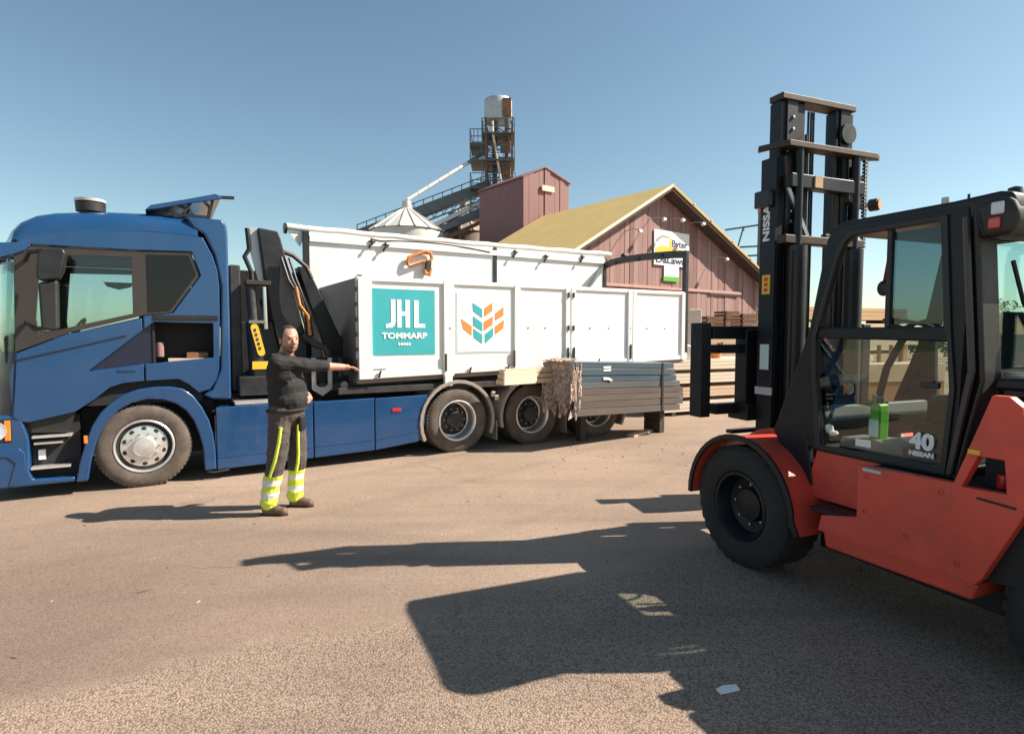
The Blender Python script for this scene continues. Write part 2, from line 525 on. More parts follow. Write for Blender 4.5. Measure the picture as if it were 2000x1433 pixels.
    def build(s, name, mats, parent=None, bevel=0, seg=2, label=None, kind=None, smooth=38):
        o = bpy.data.objects.new(name, s.mesh(name, mats, smooth))
        COL.objects.link(o)
        if parent is not None:
            o.parent = parent
        if bevel:
            md = o.modifiers.new('bevel', 'BEVEL')
            md.width = bevel
            md.segments = seg
            md.limit_method = 'ANGLE'
            md.angle_limit = rad(35)
            md.harden_normals = True
        if label:
            o['label'] = label
        if kind:
            o['kind'] = kind
        return o


def tag(o, label, cat, group=None):
    o['label'] = label
    o['category'] = cat
    if group:
        o['group'] = group
    return o


def thing(name, label, cat, loc=(0, 0, 0), rz=0.0, group=None):
    o = bpy.data.objects.new(name, None)
    o.empty_display_size = 0.2
    COL.objects.link(o)
    o.location = loc
    o.rotation_euler = (0, 0, rz)
    return tag(o, label, cat, group)


def link_copy(o, parent=None, loc=None, rot=None):
    c = o.copy()
    COL.objects.link(c)
    if parent is not None:
        c.parent = parent
    if loc is not None:
        c.location = loc
    if rot is not None:
        c.rotation_euler = rot
    return c


def copy_tree(o, parent=None):
    c = link_copy(o, parent)
    for ch in list(o.children):
        copy_tree(ch, c)
    return c


def lettering(s, size, org, ux, uy, mat, parent, name='lettering', width=None, bold=0.0, depth=0.003):
    """Flat raised letters. org: lower left corner; ux, uy: unit vectors of the writing and of the letters' height."""
    cu = bpy.data.curves.new(name, 'FONT')
    cu.body = s
    cu.size = size
    cu.offset = bold
    cu.extrude = depth
    cu.resolution_u = 3
    tmp = bpy.data.objects.new(name, cu)
    me = bpy.data.meshes.new_from_object(tmp)
    bpy.data.objects.remove(tmp)
    bpy.data.curves.remove(cu)
    ux, uy, org = Vector(ux), Vector(uy), Vector(org)
    uz = ux.cross(uy)
    xs = [v.co.x for v in me.vertices]
    k = (width / (max(xs) - min(xs))) if width else 1.0
    x0 = min(xs)
    for v in me.vertices:
        x, y, z = v.co
        v.co = org + ux * ((x - x0) * k) + uy * y + uz * (z + depth)
    me.name = name
    me.materials.clear()
    me.materials.append(mat)
    for p in me.polygons:
        p.material_index = 0
    o = bpy.data.objects.new(name, me)
    COL.objects.link(o)
    o.parent = parent
    return o


# ------------------------------------------------------------------ ground
g = MB()
g.add([(-900, -200, -0.02), (900, -200, -0.02), (900, 1500, -0.02), (-900, 1500, -0.02)], [(0, 1, 2, 3)])
f = g.build('field', M['grass'])
f['kind'] = 'structure'
g = MB()
g.add([(-60, -25, 0), (70, -25, 0), (70, 75, 0), (-60, 75, 0)], [(0, 1, 2, 3)])
f = g.build('yard_asphalt', M['asphalt'])
f['kind'] = 'structure'

# ================================================================== TRUCK
TR_LOC, TR_RZ = (-4.164, 6.666, 0.0), rad(30.459)
truck = thing('hook_lift_truck', 'blue hook lift truck with loading crane carrying the white container', 'truck', TR_LOC, TR_RZ)
WD = 2.38      # far side of the truck

# --- side skin of the cab: door and rear quarter, near side and far side
DOOR = [(-1.10, 1.535), (-1.155, 1.30), (-1.15, 0.84), (-1.02, 0.815), (-0.62, 0.90), (-0.45, 1.02), (-0.30, 1.15), (-0.17, 1.19), (0.020, 1.205),
        (0.020, 1.400), (-0.49, 1.335), (0.020, 1.775), (0.020, 1.915), (-0.30, 1.83), (-0.67, 1.735)]
QUARTER = [(0.034, 1.206), (0.36, 1.215), (0.46, 1.15), (0.56, 1.05), (0.68, 1.08), (0.755, 1.20), (0.785, 1.32), (0.805, 1.9), (0.81, 2.30),
           (0.795, 2.48), (0.75, 2.65), (0.65, 2.86), (0.40, 2.885), (0.0, 2.885), (-0.45, 2.86), (-0.80, 2.80), (-0.98, 2.74), (-1.07, 2.66),
           (-0.6, 2.66), (0.0, 2.665), (0.53, 2.685), (0.615, 2.42), (0.32, 1.975), (0.05, 1.945), (0.034, 1.935), (0.034, 1.79), (0.13, 1.87),
           (0.73, 1.86), (0.725, 1.46), (0.25, 1.42), (0.13, 1.405), (0.034, 1.402)]
for y0, y1, near in ((0.0, 0.05, True), (WD - 0.05, WD, False)):
    d = MB().prism(DOOR, y0, y1).build('door', M['blue'], truck, bevel=0.012, seg=3)
    MB().prism(QUARTER, y0, y1).build('cab_side', M['blue'], truck, bevel=0.012, seg=3)
    fr = [(-1.075, 2.655), (-0.6, 2.655), (0.0, 2.66), (0.525, 2.68), (0.607, 2.42), (0.315, 1.98), (0.05, 1.95), (-0.67, 1.742), (-1.105, 1.55)]
    hole = [(-0.86, 2.565), (-0.06, 2.585), (-0.065, 1.965), (-0.62, 1.815), (-0.90, 1.73), (-0.92, 1.9)]
    yy = (0.014, 0.044) if near else (WD - 0.044, WD - 0.014)
    MB().prism(fr, *yy, holes=[hole]).build('window_frame', M['trim'], truck, bevel=0.004)
    gy = 0.03 if near else WD - 0.03
    MB().prism(hole, gy - 0.002, gy + 0.002).build('side_window', M['glass'], truck)
    qy = (0.008, 0.0135) if near else (WD - 0.0135, WD - 0.008)
    MB().prism([(0.085, 2.625), (0.50, 2.645), (0.57, 2.42), (0.30, 2.01), (0.085, 1.985)], *qy).build('rear_quarter_window', M['glass_dark'], truck)
    if near:
        # crease along the door and the handle recess
        MB().bar((-1.14, -0.003, 1.455), (-0.13, -0.003, 1.72), 0.012, 0.014).build('door_crease', M['navy'], d)
        MB().box(-0.22, -0.05, -0.012, 0.004, 1.325, 1.35).build('door_handle', M['blue'], d, bevel=0.004)

# recess behind the air intake and the open locker
MB().prism([(-0.53, 1.33), (0.115, 1.89), (0.115, 1.39)], 0.065, 0.085).build('intake_panel', M['navy'], truck)
MB().box(0.12, 0.78, 0.30, 0.32, 1.38, 1.92).build('locker_back', M['dark'], truck)
lk = MB()
lk.box(0.115, 0.135, 0.052, 0.30, 1.40, 1.90)
lk.box(0.735, 0.755, 0.052, 0.30, 1.42, 1.90)
lk.box(0.12, 0.755, 0.052, 0.30, 1.885, 1.905)
lk.build('locker_frame', M['dark'], truck)
MB().box(0.26, 0.72, 0.02, 0.28, 1.42, 1.452).build('locker_shelf', M['pine'], truck, bevel=0.004)
MB().tube([(0.18, 0.16, 1.47), (0.18, 0.16, 1.64)], 0.045, 12).build('red_bottle', M['barn'], truck, bevel=0.01)
MB().box(0.45, 0.68, 0.08, 0.2, 1.455, 1.52).build('tool_box', M['brownwood'], truck, bevel=0.008)
MB().box(0.125, 0.79, -0.012, 0.02, 1.895, 1.955).build('locker_lid', M['black'], truck, bevel=0.008)

# --- rear fairing of the cab
FAIR = [(0.47, 3.085), (0.555, 2.965), (0.665, 2.895), (0.768, 2.655), (0.828, 2.31), (0.80, 1.32), (0.70, 1.075), (0.60, 1.02), (0.70, 0.965), (0.905, 0.95),
        (0.915, 2.0), (0.915, 2.90), (0.905, 3.02), (0.86, 3.085)]
MB().prism(FAIR, -0.004, WD + 0.004).build('rear_fairing', M['blue'], truck, bevel=0.03, seg=4)

# --- roof: profile along x, rounded off towards the sides
TOP = [(-1.085, 2.60), (-1.10, 2.70), (-1.065, 2.82), (-1.00, 2.92), (-0.88, 3.00), (-0.72, 3.045), (-0.5, 3.075), (-0.26, 3.10), (0.12, 3.12), (0.42, 3.115), (0.60, 3.10)]
SIDE = [(0.0, 0.235, 0.0), (0.004, 0.17, 0.0), (0.03, 0.105, 0.0), (0.07, 0.058, -0.01), (0.14, 0.022, -0.04), (0.26, 0.004, -0.09), (0.7, 0.0, -0.19), (1.19, 0.0, -0.22)]
SIDE = SIDE + [(WD - a, b, c) for a, b, c in SIDE[-2::-1]]
rf = MB()
vs, fs = [], []
for i, (x, z) in enumerate(TOP):
    t = min(1, max(0, (z - 2.6) / 0.45))
    for y, dz, dx in SIDE:
        kx = dx * max(0, 1 - i / 6)
        vs.append((x + kx, y, max(2.60, z - dz * t) if i < 3 else z - dz))
n = len(SIDE)
for i in range(len(TOP) - 1):
    for k in range(n - 1):
        fs.append((i * n + k, i * n + k + 1, (i + 1) * n + k + 1, (i + 1) * n + k))
rf.add(vs, fs)
rf.build('cab_roof', M['blue'], truck, smooth=60)


def front_curve(xs, bulge):
    return [(xs - bulge * (1 - abs((y - WD / 2) / (WD / 2)) ** 5.5), y) for y in [0.0, 0.02, 0.06, 0.14, 0.3, 0.6, 0.9, 1.19, 1.48, 1.78, 2.08, 2.24, 2.32, 2.36, WD]]


def front_sheet(z0, x0, b0, z1, x1, b1, th=0.02):
    a, b = front_curve(x0, b0), front_curve(x1, b1)
    vs = [(x, y, z0) for x, y in a] + [(x, y, z1) for x, y in b]
    n = len(a)
    vs += [(x + th, y, z) for x, y, z in vs]
    fs = []
    for i in range(n - 1):
        fs += [(i, i + 1, n + i + 1, n + i), (2 * n + i, 3 * n + i, 3 * n + i + 1, 2 * n + i + 1)]
        fs += [(i, 2 * n + i, 2 * n + i + 1, i + 1), (n + i, n + i + 1, 3 * n + i + 1, 3 * n + i)]
    fs += [(0, n, 3 * n, 2 * n), (n - 1, 3 * n - 1, 4 * n - 1, 2 * n - 1)]
    return MB().add(vs, fs)


front_sheet(0.86, -1.155, 0.26, 1.56, -1.105, 0.24).build('shaded_front_panel', M['navy'], truck, smooth=60)  # navy colour carries the shade on the cab's front panel
front_sheet(1.56, -1.115, 0.22, 2.60, -1.075, 0.20, 0.008).build('windscreen', M['glass_teal'], truck, smooth=60)
vz = front_sheet(2.50, -1.16, 0.24, 2.66, -1.12, 0.24, 0.05)
vz.build('sun_visor', M['navy'], truck, smooth=60)
MB().prism([(-1.20, 2.50), (-1.22, 2.66), (-0.99, 2.68), (-0.93, 2.655), (-0.975, 2.60), (-1.05, 2.56)], -0.012, 0.10).build('visor_end', M['blue'], truck, bevel=0.01)

# --- inside of the cab
MB().box(-1.02, 0.6, 0.07, WD - 0.07, 0.95, 1.40).build('cab_floor', M['dark'], truck)
MB().box(0.10, 0.14, 0.06, WD - 0.06, 1.40, 3.0).build('cab_rear_wall', M['dark'], truck)
MB().box(-1.0, 0.1, 0.06, WD - 0.06, 2.68, 2.72).build('headliner', M['dark'], truck)
for yc in (0.55, 1.85):
    s = MB()
    s.box(-0.42, 0.06, yc - 0.26, yc + 0.26, 1.45, 1.62)
    s.prism([(-0.06, 1.6), (0.08, 1.6), (0.10, 2.2), (0.02, 2.22)], yc - 0.25, yc + 0.25)
    s.prism([(-0.02, 2.2), (0.08, 2.2), (0.08, 2.42), (0.0, 2.42)], yc - 0.14, yc + 0.14)
    s.build('driver_seat', M['seat'], truck, bevel=0.04, seg=3)
MB().prism([(-1.2, 1.42), (-1.2, 1.72), (-1.0, 1.78), (-0.78, 1.70), (-0.74, 1.42)], 0.06, WD - 0.06).build('dashboard', M['plastic'], truck, bevel=0.03)
sw = MB()
cx, cz, yc = -0.62, 1.80, 0.55
ring = []
for k in range(25):
    a = 2 * math.pi * k / 24
    ring.append((cx + 0.11 * math.cos(a) * 0.6, yc + 0.22 * math.sin(a), cz + 0.18 * math.cos(a) * 0.6))
sw.tube(ring, 0.015, 6)
sw.tube([(-0.75, yc, 1.6), (cx, yc, cz)], 0.03, 8)
sw.build('steering_wheel', M['plastic'], truck)
MB().prism([(-0.48, 2.46), (-0.44, 2.40), (-0.30, 2.36), (-0.16, 2.40), (-0.12, 2.46)], 2.24, 2.28).build('sun_blind', M['dark'], truck)

# --- mirror
MB().tube([(-0.98, 0.0, 2.50), (-0.92, -0.2, 2.56), (-0.78, -0.30, 2.575)], 0.022, 8).build('mirror_arm', M['plastic'], truck)
mi = MB()
mi.tube([(-1.00, 0.0, 1.86), (-0.9, -0.2, 1.79), (-0.78, -0.28, 1.80)], 0.022, 8)
mb = mi.build('mirror_arm', M['plastic'], truck)
MB().prism([(-0.85, 2.33), (-0.83, 2.54), (-0.78, 2.585), (-0.62, 2.59), (-0.60, 2.55), (-0.635, 2.37), (-0.67, 2.29), (-0.83, 2.265)], -0.40, -0.20).build('mirror_head', M['black'], mb, bevel=0.03, seg=3)
MB().prism([(-0.84, 2.25), (-0.68, 2.28), (-0.69, 1.79), (-0.735, 1.765), (-0.83, 1.79)], -0.37, -0.23).build('mirror_lower', M['plastic'], mb, bevel=0.03, seg=3)

# --- roof parts
hn = MB().lathe([(0.0, 0.0), (0.14, 0.0), (0.145, 0.09), (0.12, 0.11), (0.0, 0.115)], (-0.44, 0.35, 3.10), 'z', 24)
hn.build('roof_vent', M['plastic'], truck)
MB().lathe([(0.0, 0.0), (0.148, 0.0), (0.15, 0.03), (0.0, 0.055)], (-0.44, 0.35, 3.205), 'z', 24).build('roof_vent_cap', M['galv'], truck)
df = MB()
df.prism([(0.08, 3.12), (0.14, 3.185), (0.50, 3.29), (0.80, 3.385), (0.865, 3.36), (0.85, 3.325), (0.50, 3.235), (0.22, 3.15)], 0.03, WD - 0.03)
df.build('roof_deflector', M['blue'], truck, bevel=0.012)
for y in (0.08, 0.5, 1.9, 2.3):
    st = MB()
    st.bar((0.45, y, 3.11), (0.55, y, 3.27), 0.03)
    st.bar((0.72, y, 3.09), (0.78, y, 3.36), 0.03)
    st.bar((0.30, y, 3.11), (0.72, y, 3.11), 0.03)
    st.build('deflector_strut', M['black'], truck)
MB().bar((0.84, 0.05, 3.35), (1.0, 0.05, 3.36), 0.03, 0.035).build('deflector_tip', M['black'], truck)

# --- bumper, lamp, steps
BP = [(-1.42, 0.90), (-1.12, 0.90), (-1.075, 0.86), (-1.02, 0.62), (-1.03, 0.30), (-1.0, 0.215), (-0.645, 0.20), (-0.64, 0.145), (-1.42, 0.15)]
MB().prism(BP, 0.0, WD).build('bumper', M['blue'], truck, bevel=0.02, seg=3)
MB().box(-1.43, -1.155, -0.006, 0.02, 0.625, 0.865).build('headlamp_recess', M['dark'], truck, bevel=0.004)
MB().box(-1.215, -1.165, -0.014, 0.02, 0.64, 0.85).build('turn_signal', M['amber'], truck, bevel=0.006)
MB().lathe([(0.0, -0.02), (0.075, -0.012), (0.095, -0.018), (0.1, 0.02)], (-1.29, 0.0, 0.745), 'y', 24).build('headlamp', M['clearlens'], truck)
MB().prism([(-1.43, 0.555), (-1.10, 0.555), (-1.06, 0.50), (-1.05, 0.30), (-1.16, 0.17), (-1.20, 0.17), (-1.14, 0.40), (-1.2, 0.47), (-1.43, 0.48)], -0.012, 0.01).build('bumper_ridge', M['blue'], truck, bevel=0.008)
MB().box(-1.02, -0.60, 0.16, 0.30, 0.20, 0.86).build('step_recess', M['dark'], truck)
MB().prism([(-1.02, 0.90), (-0.62, 0.90), (-0.70, 0.68), (-1.0, 0.70)], 0.06, 0.16).build('step_cover', M['plastic'], truck)
for z, x0, x1, y in ((0.655, -1.0, -0.66, 0.0), (0.585, -0.99, -0.74, 0.03), (0.325, -1.02, -0.68, 0.0)):
    MB().box(x0, x1, y, y + 0.14, z - 0.012, z + 0.012).build('step', M['alu'], truck, bevel=0.004)
MB().box(-0.965, -0.905, 0.10, 0.16, 0.40, 0.505).build('step_plate', M['signwhite'], truck, bevel=0.004)
# --- front wheel arch
ARC = [(-0.642, 0.14), (-0.60, 0.35), (-0.554, 0.52), (-0.48, 0.74), (-0.40, 0.88), (-0.30, 0.985), (-0.18, 1.07), (-0.04, 1.12), (0.12, 1.14), (0.27, 1.135), (0.40, 1.105),
       (0.50, 1.02), (0.59, 0.88), (0.66, 0.72), (0.70, 0.55), (0.72, 0.35), (0.725, 0.12)]
INN = [(0.60, 0.12), (0.585, 0.40), (0.55, 0.56), (0.50, 0.72), (0.42, 0.85), (0.33, 0.93), (0.20, 0.985), (0.05, 1.00), (-0.10, 0.97), (-0.22, 0.90), (-0.33, 0.79), (-0.41, 0.65), (-0.46, 0.50), (-0.50, 0.33), (-0.53, 0.14)]
MB().prism(ARC + INN, -0.015, 0.33).build('front_wheel_arch', M['blue'], truck, bevel=0.02, seg=3)
MB().box(-0.555, -0.522, -0.024, -0.010, 0.555, 0.64).build('side_marker', M['amber'], truck, bevel=0.005)
MB().prism([(-1.0, 0.80), (-0.62, 0.86), (-0.30, 1.12), (0.1, 1.19), (0.45, 1.14), (0.74, 0.9), (0.74, 0.3), (-0.6, 0.3)], 0.34, WD - 0.34).build('wheel_well', M['dark'], truck)


# --- wheels
HOLE = {}


def hole_parts(w, r, hr, n, y):
    if (hr, y) not in HOLE:
        HOLE[(hr, y)] = MB().lathe([(0.0, -0.001), (hr, 0.0), (hr, 0.03), (0, 0.03)], (0, 0, 0), 'y', 10).mesh('rim_hole', M['dark'])
    for k in range(n):
        a = 2 * math.pi * (k + 0.5) / n
        o = bpy.data.objects.new('rim_hole', HOLE[(hr, y)])
        COL.objects.link(o)
        o.parent = w
        o.location = (r * math.cos(a), y, r * math.sin(a))


def tyre_prof(R, W, ri):
    return [(ri, 0.035), (ri + 0.015, 0.012), (ri + 0.05, 0.004), (R - 0.09, 0.0), (R - 0.05, 0.006), (R - 0.018, 0.022), (R, 0.045), (R, W - 0.045), (R - 0.018, W - 0.022), (R - 0.06, W), (ri, W - 0.02)]


def truck_wheel(x, front, far=False):
    R = 0.475
    W = 0.30 if front else 0.56
    w = bpy.data.objects.new('wheel', None)
    COL.objects.link(w)
    w.parent = truck
    w.location = (x, WD if far else 0.0, R - 0.008)
    if far:
        w.rotation_euler = (0, 0, math.pi)
    t = MB().lathe(tyre_prof(R, W, 0.30), (0, 0, 0), 'y', 56, closed=True)
    for k in range(56):                        # tread blocks round the shoulder
        a = 2 * math.pi * k / 56
        ca, sa = math.cos(a), math.sin(a)
        t.bar((ca * (R - 0.012), 0.028, sa * (R - 0.012)), (ca * (R - 0.012), 0.13, sa * (R - 0.012)), 0.03, 0.03, up=(ca, 0, sa))
    t.build('tyre', M['tyre'], w)
    if front:
        r = MB().lathe([(0.305, 0.06), (0.302, 0.016), (0.292, 0.008), (0.278, 0.012), (0.270, 0.09), (0.240, 0.095), (0.232, 0.042), (0.20, 0.034), (0.165, 0.030), (0.115, 0.028), (0.112, -0.015), (0.10, -0.028), (0.055, -0.034), (0.0, -0.036)], (0, 0, 0), 'y', 48)
        r.build('rim', M['alu'], w)
        hole_parts(w, 0.196, 0.026, 10, 0.0325)
        h = MB()
        h.lathe([(0.271, 0.05), (0.238, 0.05), (0.238, 0.06), (0.271, 0.06)], (0, 0, 0), 'y', 40, closed=True)
        h.build('rim_gap_shade', M['dark'], w)  # dark ring standing in for the shade of the deep rim gap
        nt = MB()
        for k in range(10):
            a = 2 * math.pi * k / 10
            nt.lathe([(0.0, -0.02), (0.010, -0.018), (0.013, 0.03)], (0.145 * math.cos(a), 0.02, 0.145 * math.sin(a)), 'y', 6)
        nt.build('wheel_nut', M['chrome'], w, kind='stuff')
    else:
        r = MB().lathe([(0.305, 0.06), (0.302, 0.012), (0.285, 0.008), (0.272, 0.02), (0.262, 0.08), (0.255, 0.20), (0.20, 0.215), (0.19, 0.20)], (0, 0, 0), 'y', 48)
        r.build('rim', M['alu'], w)
        d = MB().lathe([(0.25, 0.21), (0.16, 0.17), (0.13, 0.165), (0.125, 0.07), (0.11, 0.055), (0.0, 0.05)], (0, 0, 0), 'y', 32)
        d.build('hub', M['chassis'], w)
        hole_parts(w, 0.205, 0.030, 8, 0.185)
        nt = MB()
        for k in range(10):
            a = 2 * math.pi * k / 10
            nt.lathe([(0.0, -0.03), (0.012, -0.026), (0.014, 0.03)], (0.16 * math.cos(a), 0.155, 0.16 * math.sin(a)), 'y', 6)
        nt.build('wheel_nut', M['steel'], w, kind='stuff')
    return w


for x, fr in ((0.0, True), (3.915, False), (5.215, False), (6.515, False)):
    truck_wheel(x, fr)
    truck_wheel(x, fr, True)
for x in (0.0, 3.915, 5.215, 6.515):
    MB().tube([(x, 0.30, 0.46), (x, WD - 0.30, 0.46)], 0.07, 12).build('axle', M['chassis'], truck)


def arc_pts(cx, cz, r, a0, a1, n=14):
    return [(cx + r * math.cos(rad(a0 + (a1 - a0) * i / n)), cz + r * math.sin(rad(a0 + (a1 - a0) * i / n))) for i in range(n + 1)]


for x, a0, a1 in ((3.915, 205, -22), (5.215, 195, 10), (6.515, 165, -30)):
    p = arc_pts(x, 0.46, 0.60, a0, a1, 18)
    MB().strip(p, -0.01, 0.56, -0.018).build('mudguard', M['mud'], truck, bevel=0.006)
    q = arc_pts(x, 0.46, 0.605, a0, a1, 18)
    MB().strip(q, -0.022, 0.02, -0.05).build('mudguard_edge', M['mud'], truck, bevel=0.006)
for x in (4.56, 5.86):
    MB().box(x, x + 0.015, 0.01, 0.50, 0.12, 0.42).build('mud_flap', M['mud'], truck)

# --- chassis, skirts
ch = MB()
for y in (0.72, 1.56):
    ch.box(-0.9, 7.6, y, y + 0.09, 0.68, 0.96)
for x in (1.2, 2.6, 3.2, 4.55, 5.85, 7.3):
    ch.box(x, x + 0.1, 0.8, 1.57, 0.72, 0.92)
ch.build('chassis_frame', M['chassis'], truck)
MB().box(0.85, 3.40, 0.10, WD - 0.10, 0.26, 0.80).build('tank', M['chassis'], truck, bevel=0.03)
MB().box(2.0, 7.5, 0.30, WD - 0.30, 0.96, 1.08).build('hook_lift_frame', M['chassis'], truck, bevel=0.01)
MB().box(2.2, 7.4, 0.06, 0.12, 0.93, 1.02).build('side_rail', M['chassis'], truck, bevel=0.008)
for a, b in (((0.735, 0.112), (1.855, 0.135)), ((1.868, 0.135), (2.662, 0.155)), ((2.675, 0.155), (3.30, 0.215))):
    pts = [(a[0], a[1]), (b[0], b[1]), (b[0] + (0.09 if b[0] > 3 else 0), 0.45), (b[0] + (0.13 if b[0] > 3 else 0), 0.872 if b[0] > 3 else 0.868), (a[0], 0.862)]
    sk = MB().prism(pts, 0.0, 0.05).build('side_skirt', M['blue'], truck, bevel=0.012, seg=3)
    MB().prism([(a[0] + 0.01, a[1] + 0.16), (b[0] - 0.01, b[1] + 0.16), (b[0] - 0.01, b[1] + 0.14), (a[0] + 0.01, a[1] + 0.14)], -0.006, 0.004).build('skirt_ridge', M['blue'], sk, bevel=0.003)
MB().box(0.735, 3.43, 0.052, 0.30, 0.80, 0.85).build('skirt_top', M['blue'], truck)
MB().box(2.91, 3.04, -0.012, 0.004, 0.66, 0.71).build('side_reflector', M['redlens'], truck, bevel=0.008)
MB().box(0.95, 1.50, 0.05, 0.65, 0.87, 0.905).build('catwalk_plate', M['alu'], truck, bevel=0.004)
MB().tube([(0.62, 0.02, 0.10), (0.70, -0.02, 0.09), (0.86, 0.0, 0.10)], 0.012, 6).build('hose_end', M['chassis'], truck)
MB().box(7.45, 7.52, 0.1, WD - 0.1, 0.42, 0.52).build('rear_bumper', M['chassis'], truck, bevel=0.01)
for x, z in ((4.50, 0.78), (4.56, 0.72)):
    MB().box(x, x + 0.07, 0.05, 0.09, z, z + 0.08).build('air_coupling', M['steel'], truck, bevel=0.01)

# --- loading crane behind the cab
CY = 0.45
base = MB()
base.box(1.02, 1.75, 0.25, 2.1, 0.96, 1.20)
base.box(1.05, 1.60, 0.7, 1.7, 1.2, 1.9)
base.box(1.0, 1.95, 1.2, 1.9, 1.2, 2.62)
base.build('crane_base', M['black'], truck, bevel=0.02)
MB().box(0.97, 1.10, 0.55, 2.1, 1.0, 2.62).build('crane_tower', M['chassis'], truck, bevel=0.02)
bm_ = MB()
bm_.prism([(1.33, 3.13), (1.58, 3.10), (1.615, 3.0), (1.78, 2.30), (1.93, 1.62), (1.93, 1.38), (1.60, 1.38), (1.52, 1.75), (1.43, 2.25)], 0.62, 0.86)
bm_.build('crane_boom', M['black'], truck, bevel=0.02)
MB().prism([(1.33, 3.14), (1.20, 3.13), (1.23, 2.9), (1.33, 2.45), (1.45, 2.15), (1.42, 2.3)], 0.72, 0.76).build('boom_plate', M['galv'], truck, bevel=0.004)
MB().tube([(1.21, 0.70, 3.12), (1.23, 0.70, 2.85), (1.17, 0.70, 2.75), (1.25, 0.70, 2.55), (1.27, 0.70, 2.1)], 0.03, 8).build('boom_link', M['black'], truck)
cy_ = MB()
cy_.tube([(1.36, 0.40, 2.34), (1.37, 0.40, 1.80)], 0.032, 12)
cy_.build('cylinder_rod', M['chrome'], truck)
MB().tube([(1.23, CY, 1.90), (1.27, CY, 1.0)], 0.095, 16).build('stabiliser_leg', M['black'], truck, bevel=0.01)
MB().tube([(1.20, CY, 2.35), (1.23, CY, 1.9)], 0.06, 12).build('stabiliser_upper', M['chassis'], truck)
MB().box(1.14, 1.44, 0.36, 0.56, 2.36, 2.42).build('crane_bracket', M['rusty'], truck, bevel=0.01)
MB().box(1.16, 1.36, 0.34, 0.56, 1.87, 1.91).build('leg_collar', M['steel'], truck, bevel=0.006)


def stadium(cx0, cz0, cx1, cz1, r, n=8):
    d = Vector((cx1 - cx0, cz1 - cz0)).normalized()
    a0 = math.atan2(d.y, d.x)
    p = [(cx1 + r * math.cos(a0 - math.pi / 2 + math.pi * i / n), cz1 + r * math.sin(a0 - math.pi / 2 + math.pi * i / n)) for i in range(n + 1)]
    p += [(cx0 + r * math.cos(a0 + math.pi / 2 + math.pi * i / n), cz0 + r * math.sin(a0 + math.pi / 2 + math.pi * i / n)) for i in range(n + 1)]
    return p


yl = MB().prism(stadium(1.30, 1.50, 1.225, 1.82, 0.045), 0.335, 0.345).build('yellow_label', M['yellow'], truck)
for k in range(5):
    z = 1.535 + k * 0.058
    x = 1.292 - (z - 1.5) * 0.234
    MB().box(x - 0.014, x + 0.014, 0.330, 0.336, z, z + 0.036).build('label_mark', M['ink'], yl)
MB().box(1.19, 1.375, 0.335, 0.348, 1.285, 1.385).build('warning_label', M['yellow'], truck)
MB().box(1.20, 1.37, 0.345, 0.60, 1.0, 1.29).build('leg_foot', M['black'], truck, bevel=0.02)
hk = MB()
hk.tube([(1.44, 0.33, 1.48), (1.43, 0.33, 1.30), (1.44, 0.33, 1.16), (1.40, 0.33, 1.08), (1.33, 0.33, 1.09), (1.30, 0.33, 1.14)], 0.02, 8)
hk.build('crane_hook', M['steel'], truck)
for dx in (0.0, 0.05, 0.10):
    hs = MB()
    hs.tube([(1.60 + dx, 0.55, 2.75), (1.68 + dx, 0.5, 2.45), (1.80 + dx * .5, 0.48, 2.25), (1.84 + dx, 0.5, 2.0), (1.93 + dx * .5, 0.52, 1.70)], 0.018, 8)
    hs.build('hydraulic_hose', M['black'], truck)
MB().tube([(1.76, 0.44, 2.36), (1.80, 0.42, 2.12), (1.90, 0.42, 1.98), (1.93, 0.44, 1.72)], 0.022, 8).build('brown_hose', M['orange'], truck)
MB().tube([(1.60, 0.7, 2.86), (1.78, 0.7, 2.80), (1.95, 0.7, 2.66), (2.02, 0.7, 2.5)], 0.03, 8).build('outer_link', M['rusty'], truck)
MB().prism([(1.88, 2.68), (2.02, 2.70), (2.60, 1.40), (2.60, 1.15), (2.35, 1.15)], 0.95, 1.2).build('boom_shadow_slab', M['black'], truck, bevel=0.02)  # black slab standing in for the boom's shadow on the front wall
MB().box(1.70, 2.42, 0.35, 0.55, 0.98, 1.42).build('hook_valve_block', M['dark'], truck, bevel=0.02)
MB().tube([(1.86, 0.52, 1.72), (1.98, 0.45, 1.60), (2.12, 0.42, 1.55), (2.16, 0.42, 1.45)], 0.05, 10).build('arm_end', M['chassis'], truck)
ug = MB()
ug.prism([(1.90, 1.42), (1.96, 1.42), (1.96, 1.06), (2.0, 1.03), (2.07, 1.03), (2.11, 1.06), (2.11, 1.42), (2.17, 1.42), (2.17, 1.0), (2.04, 0.90), (1.90, 1.0)], 0.25, 0.29)
ug.build('outrigger_bracket', M['steel'], truck, bevel=0.006)
MB().tube([(2.29, 0.3, 1.40), (2.29, 0.3, 1.15)], 0.035, 10).build('outrigger_ram', M['chassis'], truck)
MB().lathe([(0.0, -0.02), (0.05, -0.02), (0.06, 0.0), (0.06, 0.04), (0, 0.04)], (2.33, 0.27, 1.04), 'y', 16).build('outrigger_roller', M['steel'], truck)
MB().box(2.30, 2.46, 0.2, 0.24, 1.18, 1.32).build('locking_plate', M['chassis'], truck, bevel=0.005)
MB().tube([(1.72, 0.3, 1.40), (1.74, 0.29, 1.18), (1.78, 0.29, 1.10)], 0.018, 8).build('handrail', M['steel'], truck)

